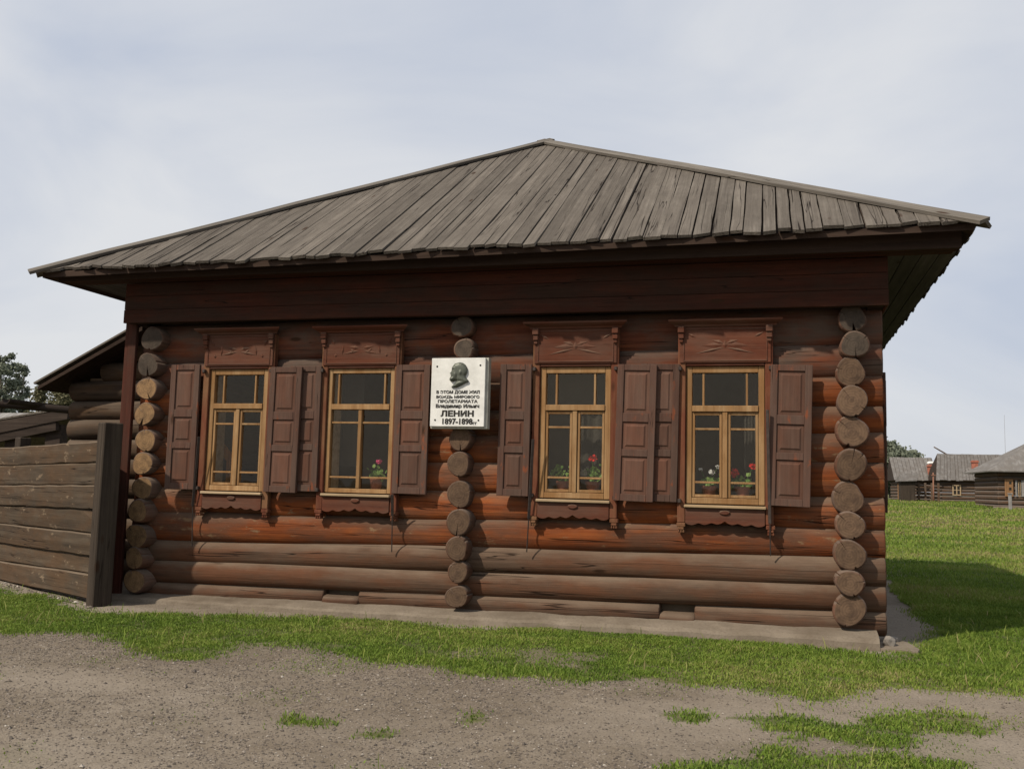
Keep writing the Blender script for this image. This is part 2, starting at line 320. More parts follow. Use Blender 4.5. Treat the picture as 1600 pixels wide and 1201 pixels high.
def concretemat():
    m, t, b = newmat('concrete'); raw, v = coords(t, (1, 1, 1), rand=False)
    n = noise(t, v, 2.2, 8, 0.65); n2 = noise(t, v, 40.0, 4)
    c = ramp(t, n, [(0.3, (0.125, 0.100, 0.074)), (0.55, (0.185, 0.154, 0.118)), (0.75, (0.225, 0.190, 0.150))])
    c = mixc(t, ramp(t, n2, [(0.35, (0.35, 0.35, 0.35)), (0.5, (0, 0, 0))]), c, (0.10, 0.08, 0.06))
    t.links.new(c, b.inputs['Base Color']); b.inputs['Roughness'].default_value = 0.95; b.inputs['Specular IOR Level'].default_value = 0.1
    bump(t, b, math_(t, 'ADD', n, math_(t, 'MULTIPLY', n2, 0.3)), 0.6, 0.02); return m
M['concrete'] = concretemat()
def groundmat():
    m, t, b = newmat('ground'); raw, v = coords(t, (1, 1, 1), rand=False)
    nb = noise(t, v, 0.55, 6, 0.6); nm = noise(t, v, 6.0, 6, 0.65); nf = noise(t, v, 55.0, 4, 0.7)
    c = ramp(t, nb, [(0.32, (0.152, 0.124, 0.093)), (0.52, (0.202, 0.169, 0.130)), (0.70, (0.250, 0.214, 0.170))])
    c = mixc(t, ramp(t, nm, [(0.35, (0.55, 0.55, 0.55)), (0.6, (0, 0, 0))]), c, (0.125, 0.100, 0.072))
    pa = N(t, 'ShaderNodeAttribute'); pa.attribute_name = 'pebbly'
    c = mixc(t, ramp(t, pa.outputs['Fac'], [(0.40, (0.75, 0.75, 0.75)), (0.58, (0, 0, 0))]), c, (0.255, 0.218, 0.174))
    vo = N(t, 'ShaderNodeTexVoronoi'); vo.inputs['Scale'].default_value = 48.0; t.links.new(v, vo.inputs['Vector'])
    peb = ramp(t, vo.outputs['Distance'], [(0.22, (1, 1, 1)), (0.40, (0, 0, 0))])
    sp = N(t, 'ShaderNodeSeparateColor'); t.links.new(vo.outputs['Color'], sp.inputs[0])
    gate = math_(t, 'MULTIPLY', peb, ramp(t, sp.outputs[0], [(0.62, (0, 0, 0)), (0.7, (1, 1, 1))]))
    pc = ramp(t, sp.outputs[1], [(0.0, (0.06, 0.05, 0.042)), (0.6, (0.20, 0.17, 0.14)), (1.0, (0.34, 0.31, 0.27))])
    c = mixc(t, math_(t, 'MULTIPLY', gate, 0.8), c, pc)
    c = mixc(t, ramp(t, nf, [(0.3, (0.5, 0.5, 0.5)), (0.5, (0, 0, 0))]), c, (0.075, 0.060, 0.045))
    at = N(t, 'ShaderNodeAttribute'); at.attribute_name = 'grass'
    gn = noise(t, v, 0.16, 6, 0.65); gf = noise(t, v, 14.0, 5, 0.7)
    gc = ramp(t, gn, [(0.34, (0.070, 0.092, 0.026)), (0.5, (0.105, 0.112, 0.042)), (0.66, (0.155, 0.135, 0.065))])
    gc = mixc(t, ramp(t, gf, [(0.30, (0.75, 0.75, 0.75)), (0.58, (0, 0, 0))]), gc, (0.045, 0.055, 0.018))
    fac = math_(t, 'MULTIPLY', at.outputs['Fac'], math_(t, 'ADD', 0.55, math_(t, 'MULTIPLY', nm, 0.7)), True)
    c = mixc(t, fac, c, gc)
    t.links.new(c, b.inputs['Base Color']); b.inputs['Roughness'].default_value = 0.95; b.inputs['Specular IOR Level'].default_value = 0.1
    h = math_(t, 'ADD', math_(t, 'ADD', math_(t, 'MULTIPLY', gate, 0.5), nf), math_(t, 'MULTIPLY', nm, 1.5))
    bump(t, b, h, 0.7, 0.015); return m
M['ground'] = groundmat()

# ------------------------------------------------------------------ ground
def poly_world(px):
    return np.array([onG(u, v)[:2] for u, v in px])
def inside(P, x, y):
    x = np.asarray(x); y = np.asarray(y); r = np.zeros(x.shape, bool); n = len(P); j = n-1
    for i in range(n):
        xi, yi = P[i]; xj, yj = P[j]
        c = ((yi > y) != (yj > y)) & (x < (xj-xi)*(y-yi)/(yj-yi+1e-12)+xi); r ^= c; j = i
    return r
verge = poly_world([(-160, 895), (0, 922), (60, 932), (135, 957), (190, 960), (300, 961), (400, 963), (520, 967), (600, 969), (690, 980), (760, 984), (850, 981), (1000, 984), (1060, 986), (1110, 990), (1200, 1004), (1300, 1018), (1430, 1025), (1468, 990), (1440, 965), (1402, 935), (1384, 905), (1376, 860), (1370, 800), (1700, 800), (1900, 1086), (1600, 1084), (1480, 1078), (1400, 1073), (1345, 1073), (1330, 1086), (1290, 1090), (1230, 1086), (1160, 1076), (1090, 1068), (1040, 1066), (950, 1065), (860, 1060), (780, 1054), (720, 1045), (640, 1036), (570, 1033), (520, 1020), (470, 1012), (400, 1009), (370, 1012), (310, 1028), (240, 1025), (190, 1010), (180, 990), (110, 985), (40, 991), (0, 986), (-160, 975)])
patches = [poly_world(p) for p in (
    [(1030, 1116), (1080, 1112), (1112, 1118), (1105, 1126), (1040, 1126)],
    [(1140, 1122), (1200, 1118), (1300, 1130), (1400, 1120), (1430, 1112), (1500, 1118), (1535, 1132), (1520, 1145), (1440, 1152), (1430, 1165), (1350, 1165), (1280, 1148), (1200, 1138)],
    [(1030, 1200), (1120, 1182), (1200, 1174), (1300, 1180), (1360, 1176), (1440, 1186), (1490, 1200), (1500, 1230), (1300, 1250), (1040, 1225)],
    [(430, 1124), (470, 1120), (520, 1128), (510, 1136), (440, 1134)], [(565, 1142), (600, 1138), (634, 1146), (625, 1152), (575, 1151)],
    [(727, 1122), (745, 1117), (752, 1124), (738, 1128)], [(1235, 1155), (1262, 1152), (1266, 1160), (1240, 1162)])]
bare = [poly_world(p) for p in (
    [(700, 1014), (790, 1010), (900, 1020), (960, 1030), (900, 1036), (800, 1028), (710, 1024)],
    [(1208, 1046), (1240, 1043), (1252, 1052), (1222, 1058)], [(310, 1008), (400, 1003), (480, 1008), (380, 1012)])]
def grass_mask(x, y):
    jx = x + (fbm(x, y, 3.0, 11)-0.5)*0.30; jy = y + (fbm(x, y, 3.0, 23)-0.5)*0.42
    g = inside(verge, jx, jy).astype(float)
    for b in bare: g[inside(b, jx, jy)] = 0.35
    for p in patches: g = np.maximum(g, 1.0*inside(p, jx, jy))
    far = ((x > 1.2) & (y > 2.0)) | (y > 14) | ((x < -11.5) & (y > 1.5+(-x-12.5)*0.6)) | ((x > 3) & (jy > -2.0))
    g = np.maximum(g, far.astype(float))
    g[(x > -8.9) & (x < 0.25) & (y > -0.42) & (y < 9.4)] = 0
    road = (y < -1.5) & (g < 0.1)
    g = np.where(road, np.clip((fbm(x, y, 0.9, 5)-0.55)*1.6, 0, 0.25), g)
    return g
def axis_grid(lo, hi, step, far, grow=1.12):
    a = list(np.arange(lo, hi+1e-6, step)); s = step; q = lo; L = []
    while q > -far: s *= grow; q -= s; L.append(q)
    s = step; q = hi; Rr = []
    while q < far: s *= grow; q += s; Rr.append(q)
    return np.array(L[::-1]+a+Rr)
gx = axis_grid(-13, 6, 0.07, 900); gy = axis_grid(-8, 5, 0.07, 900)
X, Y = np.meshgrid(gx, gy); Z = gz(X, Y)
GM = grass_mask(X.ravel(), Y.ravel()).reshape(X.shape)
def relief_z(x, y):
    return np.exp(-((x+4)**2/120+(y+3)**2/60))*((fbm(x, y, 1.3, 3)-0.5)*0.04 + (fbm(x, y, 5.0, 9)-0.5)*0.022)
Z = Z + relief_z(X, Y)
nx, ny = len(gx), len(gy)
idx = np.arange(nx*ny).reshape(ny, nx)
faces = np.stack([idx[:-1, :-1], idx[:-1, 1:], idx[1:, 1:], idx[1:, :-1]], -1).reshape(-1, 4)
me = mesh('ground', np.stack([X.ravel(), Y.ravel(), Z.ravel()], 1), faces.tolist(), True)
a = me.attributes.new('grass', 'FLOAT', 'POINT'); a.data.foreach_set('value', GM.ravel().astype(np.float32))
def pebbly(x, y): return fbm(np.asarray(x)*0.45+3, y, 0.75, 61, 4)
a = me.attributes.new('pebbly', 'FLOAT', 'POINT'); a.data.foreach_set('value', pebbly(X, Y).ravel().astype(np.float32))
obj('ground', me, M['ground'], kind='structure')

def blades(name, x, y, h, w, tint, mat):
    n = len(x); z = gz(x, y)+relief_z(x, y); th = rng.uniform(0, 2*np.pi, n); lean = rng.uniform(0.2, 1.1, n)*h; la = rng.uniform(0, 2*np.pi, n)
    dx, dy = np.cos(th)*w/2, np.sin(th)*w/2; lx, ly = np.cos(la)*lean, np.sin(la)*lean
    V = np.empty((n, 5, 3))
    V[:, 0] = np.stack([x-dx*0.6, y-dy*0.6, z-0.005], 1); V[:, 1] = np.stack([x+dx*0.6, y+dy*0.6, z-0.005], 1)
    V[:, 2] = np.stack([x+lx*0.4+dx, y+ly*0.4+dy, z+h*0.6], 1); V[:, 3] = np.stack([x+lx*0.4-dx, y+ly*0.4-dy, z+h*0.6], 1)
    V[:, 4] = np.stack([x+lx, y+ly, z+h], 1)
    b = (np.arange(n)*5)[:, None]
    q = b+np.array([[0, 1, 2, 3]]); tr = b+np.array([[3, 2, 4]])
    me = bpy.data.meshes.new(name)
    me.vertices.add(n*5); me.vertices.foreach_set('co', V.ravel())
    li = np.concatenate([q, tr], 1).ravel(); me.loops.add(len(li)); me.loops.foreach_set('vertex_index', li.astype(np.int32))
    me.polygons.add(n*2); st = (np.arange(n)*7)[:, None]+np.array([[0, 4]]); me.polygons.foreach_set('loop_start', st.ravel().astype(np.int32))
    me.update(calc_edges=True); me.validate()
    a = me.attributes.new('tint', 'FLOAT', 'POINT'); a.data.foreach_set('value', np.repeat(tint, 5).astype(np.float32))
    me.materials.append(mat); return me
def near_house(x, y): return (x > -8.8) & (x < 0.05) & (y > -0.47)
def scatter(n, x0, x1, y0, y1, sg=1.0, seed=0):
    x = rng.uniform(x0, x1, n); y = rng.uniform(y0, y1, n); g = grass_mask(x+rng.normal(0, 0.09*sg, n), y+rng.normal(0, 0.13*sg, n)); g = np.where(near_house(x, y), 0, g)
    cl = fbm(x, y, 4.0, 31+seed); k = rng.uniform(0, 1, n) < g*np.clip(0.35+1.5*(cl-0.25), 0.1, 1)
    return x[k], y[k], g[k], cl[k]
def tints(x, y, cl, lo=0.0):
    return np.clip(0.50+(fbm(x, y, 0.8, 77)-0.5)*0.8+(cl-0.5)*0.5+rng.normal(0, 0.16, len(x))+lo, 0, 1)
parts_ = [scatter(620000, -12.5, 4.5, -3.4, 0.7), scatter(300000, -8, 4.5, -6.5, -3.4, sg=0.5, seed=1), scatter(90000, 0.2, 5.5, 0.7, 3.2)]
x, y, g, cl = (np.concatenate([p[i] for p in parts_]) for i in range(4))
keep = (g > 0.3) | (rng.uniform(0, 1, len(x)) < 0.5)
x, y, g, cl = x[keep], y[keep], g[keep], cl[keep]
h = rng.uniform(0.012, 0.031, len(x))*(0.45+1.0*cl)*np.where(g > 0.5, 1, 0.55)*np.where((x > -1.5) & (y > -2), 1.35, 1.0)
tall = rng.uniform(0, 1, len(x)) < 0.0025*(0.4+2*(fbm(x, y, 1.1, 91) > 0.55)); h = np.where(tall, rng.uniform(0.06, 0.14, len(x)), h)
obj('verge_grass', blades('verge_grass', x, y, h, rng.uniform(0.005, 0.011, len(x)), np.where(tall, rng.uniform(0.6, 1.0, len(x)), tints(x, y, cl)), M['grass']), label='short green grass verge along the log house and plinth', cat='grass', kind='stuff')
# the field beside and beyond the house; blades get coarser with distance
t = rng.uniform(0, 1, 230000); yy = 3.0*np.exp(t*np.log(75/3.0)); xx = rng.uniform(0, 1, len(t))*(4.5+yy*0.60)+0.2-yy*0.06
g = grass_mask(xx, yy); k = g > 0.4; xx, yy = xx[k], yy[k]; cl = fbm(xx, yy, 1.2, 41)
s = np.clip(yy/9, 1, 5)
obj('field_grass', blades('field_grass', xx, yy, rng.uniform(0.025, 0.065, len(xx))*(0.5+cl)*s**0.45, 0.011*s, tints(xx, yy, cl, 0.02+np.clip((yy-9)/14, 0, 1)*(0.10+1.1*(fbm(xx, yy*2.2, 0.09, 4)-0.42))), M['grass']), label='open grass field stretching from the house to far cabins', cat='grass', kind='stuff')
# gravel
def pebbles(name, x, y, s, tint_lo, mat, kind_label):
    n = len(x); z = gz(x, y)+relief_z(x, y)
    base = np.array([(1, 0, 0), (-1, 0, 0), (0, 1, 0), (0, -1, 0), (0, 0, 1), (0, 0, -1)], float)
    Fc = np.array([(0, 2, 4), (2, 1, 4), (1, 3, 4), (3, 0, 4), (2, 0, 5), (1, 2, 5), (3, 1, 5), (0, 3, 5)])
    sc = np.stack([s*rng.uniform(0.7, 1.3, n), s*rng.uniform(0.7, 1.3, n), s*rng.uniform(0.4, 0.8, n)], 1)
    V = base[None]*sc[:, None]*rng.uniform(0.75, 1.2, (n, 6, 1)); th = rng.uniform(0, 6.28, n); c, s_ = np.cos(th)[:, None], np.sin(th)[:, None]
    P = np.stack([V[..., 0]*c-V[..., 1]*s_+x[:, None], V[..., 0]*s_+V[..., 1]*c+y[:, None], V[..., 2]+z[:, None]+s[:, None]*0.2], -1)
    me = mesh(name, P.reshape(-1, 3), (np.arange(n)[:, None, None]*6+Fc[None]).reshape(-1, 3).tolist())
    a = me.attributes.new('tint', 'FLOAT', 'POINT'); a.data.foreach_set('value', np.repeat(np.clip(rng.beta(1.3, 2.9, n)+tint_lo, 0, 1), 6).astype(np.float32))
    me.materials.append(mat); return me
def stonemat():
    m, t, b = newmat('gravel'); g = N(t, 'ShaderNodeAttribute'); g.attribute_name = 'tint'
    t.links.new(ramp(t, g.outputs['Fac'], [(0, (0.06, 0.05, 0.042)), (0.4, (0.15, 0.122, 0.096)), (0.75, (0.26, 0.225, 0.185)), (1.0, (0.48, 0.45, 0.40))]), b.inputs['Base Color'])
    b.inputs['Roughness'].default_value = 0.9; return m
M['gravel'] = stonemat()
n = 150000; x = rng.uniform(-9, 5, n); y = rng.uniform(-7.0, -1.0, n); gg = grass_mask(x, y)
d = pebbly(x, y); k = (gg < 0.3) & (rng.uniform(0, 1, n) < np.clip((d-0.40)*4.0, 0.05, 1)); x, y = x[k], y[k]
sz = 0.004+0.013*rng.beta(1.1, 5, len(x)); sz[rng.uniform(0, 1, len(x)) < 0.012] *= 1.9
obj('road_gravel', pebbles('road_gravel', x, y, sz, 0.0, M['gravel'], ''), label='loose pale gravel strewn over the dirt road', cat='gravel', kind='stuff')
# ------------------------------------------------------------------ logs
def log_mesh(L, r0, r1, seed, seg=22, rings=None, wob=0.012, ell=(1.0, 1.0), notch=None, tilt0=0.0, chamfer=0.018, ends=(True, True), lump=0.0):
    """a log along local +X from 0 to L, end grain as second material slot"""
    rs = random.Random(seed); rings = rings or max(4, int(L/0.55)+2)
    bm = bmesh.new(); ph = [rs.uniform(0, 6.28) for _ in range(4)]
    lob = [1+lump*rs.uniform(-1, 1) for _ in range(seg)]
    for _k in range(3): lob = [(lob[i-1]+lob[i]+lob[(i+1) % seg])/3 for i in range(seg)]
    _p = rs.uniform(0, 6.28); lob = [q*(1+lump*0.55*math.cos(2*(6.2832*i/seg)+_p)+lump*0.4*math.cos(3*(6.2832*i/seg)+2*_p)) for i, q in enumerate(lob)]
    ang = [6.2832*i/seg for i in range(seg)]
    if notch is not None:                       # narrow drying checks split in from the rim
        for a0, dep, hw in notch:
            pr = sorted(zip(ang, lob)); near_l = min(pr, key=lambda q: abs(q[0]-a0))[1]
            pr = [q for q in pr if abs(q[0]-a0) > hw*1.6]+[(a0-hw, near_l), (a0, near_l*(1-dep)), (a0+hw, near_l)]
            pr.sort(); ang = [q[0] for q in pr]; lob = [q[1] for q in pr]
    seg = len(ang)
    st = [(0.0, r0-chamfer), (chamfer*0.8, r0)] + [(L*(i+1)/(rings+1), None) for i in range(rings)] + [(L-chamfer*0.8, r1), (L, r1-chamfer)]
    rr = []
    for j, (x, r) in enumerate(st):
        tt = x/max(L, 1e-6)
        if r is None: r = (r0+(r1-r0)*tt)
        cy = wob*math.sin(x*1.3+ph[0]); cz = wob*0.8*math.sin(x*1.1+ph[1])
        ring = []
        for i in range(seg):
            a = ang[i]
            q = r*lob[i]*(1+0.016*math.sin(2*a+ph[2]+x*0.9)+0.034*mnoise.noise(Vector((x*1.8+seed*3.1, math.cos(a)*1.3, math.sin(a)*1.3))))
            ring.append(bm.verts.new((x+(tilt0*math.sin(a)*r if j < 2 else 0), cy+math.cos(a)*q*ell[0], cz+math.sin(a)*q*ell[1])))
        rr.append(ring)
    for j in range(len(rr)-1):
        for i in range(seg):
            f = bm.faces.new((rr[j][i], rr[j][(i+1) % seg], rr[j+1][(i+1) % seg], rr[j+1][i])); f.smooth = True
    for ring, e, sx in ((rr[0], ends[0], -1), (rr[-1], ends[1], 1)):
        if not e: continue
        cx = sum((v.co for v in ring), Vector())/seg
        c = bm.verts.new((cx.x+sx*0.004, cx.y, cx.z))
        for i in range(seg):
            f = bm.faces.new((ring[i], ring[(i+1) % seg], c)); f.material_index = 1
    bmesh.ops.recalc_face_normals(bm, faces=bm.faces)
    me = bpy.data.meshes.new('log'); bm.to_mesh(me); bm.free(); return me
ROT_Y = Matrix.Rotation(math.pi/2, 4, 'Z')     # local +X -> world +Y
def log_at(p0, p1, r0, r1, mat, emat, parent, seed, **kw):
    p0, p1 = Vector(p0), Vector(p1); d = p1-p0
    me = log_mesh(d.length, r0, r1, seed, **kw); me.materials.append(mat); me.materials.append(emat)
    q = d.to_track_quat('X', 'Z').to_matrix().to_4x4()
    return obj('log', me, None, parent, Matrix.Translation(p0) @ q)
# ------------------------------------------------------------------ the log house
HX0, HX1, HY1 = -8.72, 0.10, 9.1
house = thing('log_house', (-4.3, 0, 0), 'dark red log house with grey plank hip roof and four shuttered windows', 'house')
WINS = [dict(tl=(331, 577), tr=(423, 577), br=(410, 768), bl=(320, 765)), dict(tl=(517, 575), tr=(619, 577), br=(610, 770), bl=(505, 770)),
        dict(tl=(847, 572), tr=(958, 575), br=(950, 780), bl=(840, 777)), dict(tl=(1075, 570), tr=(1197, 575), br=(1193, 790), bl=(1069, 785))]
YW = -0.175
for w in WINS:
    c = {k: onY(*w[k], YW) for k in ('tl', 'tr', 'br', 'bl')}
    w['x0'] = (c['tl'][0]+c['bl'][0])/2; w['x1'] = (c['tr'][0]+c['br'][0])/2
    w['z0'] = (c['bl'][2]+c['br'][2])/2; w['z1'] = (c['tl'][2]+c['tr'][2])/2
# inner lining (front panel round the openings, partition, back and side walls): the part that carries the logs
L = []; xs = [HX0+0.2]
for w in WINS: xs += [w['x0']-0.03, w['x1']+0.03]
xs.append(HX1-0.25); zt = 3.55
zb, zh = 1.33, 2.86
for i in range(0, len(xs), 2): L.append((xs[i], xs[i+1], 0.06, 0.17, 0.06, zt))
for i in range(1, len(xs)-1, 2): L += [(xs[i], xs[i+1], 0.06, 0.17, 0.06, zb), (xs[i], xs[i+1], 0.06, 0.17, zh, zt)]
front = obj('front_wall', boxes('front_wall', L, 0), M['room'], house)
obj('inner_wall', boxes('inner_wall', [(HX0+0.25, HX0+0.33, 0.18, HY1, 0.1, zt), (HX1-0.33, HX1-0.25, 0.18, HY1, 0.1, zt), (HX0+0.34, HX1-0.34, 3.6, 3.7, 0.1, zt), (-4.36, -4.24, 0.18, 3.59, 0.1, zt), (HX0+0.25, HX1-0.25, 0.18, HY1, zt+0.005, zt+0.06)], 0), M['room'], house)
obj('floor', box('floor', HX0+0.34, HX1-0.34, 0.18, 3.59, 0.35, 0.4), M['floor'], house)
bR = [3.40, 3.026, 2.692, 2.388, 2.118, 1.817, 1.459, 1.149, 0.860, 0.580, 0.326, 0.10]
bL = [3.36, 2.90, 2.56, 2.25, 1.95, 1.65, 1.36, 1.045, 0.717, 0.464, 0.211, 0.03]
XL, XR = -8.62, 0.10
def zrow(i, x): t = (x-XL)/(XR-XL); return bL[i]+(bR[i]-bL[i])*t
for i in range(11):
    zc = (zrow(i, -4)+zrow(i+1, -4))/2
    mat = M['log_grey'] if i >= 8 else (M['log_red'] if i >= 2 else M['log_red_shaded'])
    cut = zrow(i+1, -4) < zh-0.05 and zrow(i, -4) > zb+0.05
    segs = [(XL, XR)]
    if cut:
        segs = []; q = XL
        for w in WINS: segs.append((q, w['x0']-0.02)); q = w['x1']+0.02
        segs.append((q, XR))
    elif i == 10: segs = [(XL, -6.02), (-5.58, -2.14), (-1.78, XR)]     # vents left in the bottom beam
    for k, (a, b) in enumerate(segs):
        za, zb_ = (zrow(i, a)+zrow(i+1, a))/2, (zrow(i, b)+zrow(i+1, b))/2
        ra, rb = (zrow(i, a)-zrow(i+1, a))/2*1.15, (zrow(i, b)-zrow(i+1, b))/2*1.15
        log_at((a, -0.028 if i < 10 else 0.0, za), (b, -0.028 if i < 10 else 0.0, zb_), ra, rb, mat, M['end_grey'], front, i*17+k+1, ell=(0.110/((ra+rb)/2) if i < 10 else 1.05, 1.0), wob=0.011)
    if cut and zrow(i+1, -4) < zb:                                     # low log under each sill
        for k, w in enumerate(WINS):
            a, b = w['x0']-0.02, w['x1']+0.02; lo = zrow(i+1, (a+b)/2); rr = (zb-0.01-lo)/2
            log_at((a, 0, lo+rr), (b, 0, lo+rr), rr, rr, mat, M['end_grey'], front, 900+i*5+k, ell=(0.14/rr, 1), wob=0.002)
for a, b in ((-6.03, -5.57), (-2.15, -1.77)):                            # notched lower half of the bottom beam under each vent
    zz = zrow(11, (a+b)/2)+0.055
    log_at((a, 0.0, zz), (b, 0.0, zz), 0.075, 0.075, M['log_grey'], M['end_grey'], front, int(-a*100), ell=(1.75, 1.0), wob=0.0)
# cross walls: their log ends stand proud of the front
def stack(px, y0, y1, rads, emat, xs_bottom_dark, part, nm):
    p = None
    for k, (u, v) in enumerate(px):
        P = onY(u, v, y0); r = rads[k % len(rads)]*0.95
        n = [(random.uniform(0.3, 1.9), random.choice([0.35, 0.55, 0.8]), random.uniform(0.02, 0.05))]
        if k % 2: n.append((random.uniform(2.3, 3.9), random.choice([0.2, 0.4, 0.6]), random.uniform(0.015, 0.035)))
        n.append((4.71+random.uniform(-0.5, 0.5), random.choice([0.1, 0.16, 0.7]), random.uniform(0.03, 0.16)))
        em = emat if k > 1 else M['end_dark']  # top two ends darkened: eave shade put into their colour
        yy = y0+random.uniform(-0.025, 0.03)
        log_at((P[0], yy, P[2]), (P[0] if y1 > 2 else P[0], y1, P[2]), r, r*0.97, M['log_side'], em, part, 300+k+int(abs(u)), seg=26, notch=n, tilt0=random.uniform(-0.06, 0.06), lump=0.085, ends=(True, True), ell=(1.0, 1.0), wob=0.004, chamfer=random.uniform(0.006, 0.02))
side_r = obj('side_wall', boxes('side_wall', [(HX1-0.40, HX1-0.345, 0.2, HY1, 0.1, 3.5)], 0), M['room'], house)
side_l = obj('side_wall', boxes('side_wall', [(HX0+0.345, HX0+0.40, 0.2, HY1, 0.1, 3.5)], 0), M['room'], house)
cross = obj('cross_wall', boxes('cross_wall', [(-4.42, -4.37, 0.2, 3.5, 0.1, 3.5)], 0), M['room'], house)
stack([(1332, 496), (1335, 538), (1330, 580), (1331, 626), (1331, 674), (1329, 726), (1326, 777), (1328, 821), (1327, 867), (1328, 911), (1328, 953)], -0.29, HY1+0.2, [0.148, 0.15, 0.152, 0.160, 0.168, 0.168, 0.165, 0.150, 0.163, 0.145, 0.172], M['end_grey'], 0, side_r, 'r')
stack([(722, 510), (725, 546), (722, 578), (721, 615), (720, 650), (719, 686), (717, 725), (716, 772), (716, 816), (714, 857), (714, 894), (714, 932)], -0.29, 0.19, [0.136, 0.13, 0.13, 0.13, 0.13, 0.138, 0.140, 0.150, 0.152, 0.140, 0.125, 0.132], M['end_grey'], 0, cross, 'm')
stack([(237, 529), (232, 570), (230, 607), (227, 647), (225, 688), (221, 724), (221, 762), (216, 798), (214, 837), (211, 872), (209, 908)], -0.29, HY1+0.2, [0.160, 0.150, 0.152, 0.148, 0.150, 0.150, 0.150, 0.152, 0.155, 0.135, 0.160], M['end'], 0, side_l, 'l')
# back wall, simple logs
back = obj('back_wall', boxes('back_wall', [(HX0+0.34, HX1-0.34, HY1-0.06, HY1, 0.1, 3.5)], 0), M['room'], house)
for i in range(11):
    z = (bL[i]+bL[i+1])/2; log_at((XL, HY1+0.05, z), (XR, HY1+0.05, z), 0.15, 0.15, M['log_grey'], M['end_grey'], back, 700+i)
# corner cover board at the left and beam boards
obj('corner_board', box('corner_board', -8.80, -8.64, -0.26, -0.205, 0.04, 3.42, 0.006), M['red_post'], house)
# frieze: three boards along the front, returns at the sides
fz = [3.365, 3.53, 3.70, 3.86]
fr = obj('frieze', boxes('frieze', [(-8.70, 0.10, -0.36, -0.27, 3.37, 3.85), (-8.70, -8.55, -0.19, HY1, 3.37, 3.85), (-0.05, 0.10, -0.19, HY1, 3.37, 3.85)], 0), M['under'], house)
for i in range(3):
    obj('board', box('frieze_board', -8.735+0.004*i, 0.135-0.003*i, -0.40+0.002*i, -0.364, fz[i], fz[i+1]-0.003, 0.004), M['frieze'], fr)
    obj('board', box('frieze_side', 0.104, 0.135, -0.36, HY1, fz[i], fz[i+1]-0.006, 0.006), M['red_board'], fr)
# ------------------------------------------------------------------ roof
YE = -0.9
A = Vector(onY(60, 427, YE)); B = Vector(onY(1531, 349, YE))
AP = Vector(onX(855, 226, -4.36))
YB = HY1+0.9
A2 = Vector((A.x, YB, A.z)); B2 = Vector((B.x, YB, B.z)); AP2 = Vector((AP.x, YB-(AP.y-YE), AP.z))
dn = Vector((0, 0, -0.07))
tri = [A, B, AP, A2, B2, AP2]
rv = [p+Vector((0, 0, -0.006)) for p in tri]+[p+Vector((0, 0, -0.07)) for p in tri]
rf = [(0, 1, 2), (1, 4, 5, 2), (4, 3, 5), (3, 0, 2, 5), (7, 6, 8), (10, 7, 8, 11), (9, 10, 11), (6, 9, 11, 8), (0, 6, 7, 1), (1, 7, 10, 4), (4, 10, 9, 3), (3, 9, 6, 0)]
cen = Vector((-4.36, 4.1, 0))
def shrink(i): j = i % 6; return rv[i]+((AP if j < 3 else AP2)-tri[j])*0.007
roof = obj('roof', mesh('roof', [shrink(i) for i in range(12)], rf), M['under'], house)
def soff(name, L): obj(name, boxes(name, L, 0.003), M['under'], roof)
zs = 3.862
ex0, ex1 = A.x+0.12, B.x-0.12
for k in range(3):
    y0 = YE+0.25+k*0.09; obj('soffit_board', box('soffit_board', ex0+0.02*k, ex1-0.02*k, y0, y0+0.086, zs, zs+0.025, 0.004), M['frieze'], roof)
for k in range(4):
    x0 = HX1+0.04+k*0.165; obj('soffit_board', box('soffit_board', x0, min(x0+0.16, ex1+0.01), -0.335, YB-0.15, zs+0.03, zs+0.055, 0.004), M['soffit'], roof)
    x0 = A.x+0.13+k*0.19; obj('soffit_board', box('soffit_board', x0, x0+0.185, -0.335, YB-0.15, zs+0.03, zs+0.055, 0.004), M['soffit'], roof)
obj('fascia', prism('fascia', [(ex0, zs-0.012), (ex1, zs-0.012), (ex1, B.z+0.075), (ex0, A.z+0.075)], YE+0.215, YE+0.245), M['under'], roof)  # added board, coloured dark to stand for shade under the plank ends
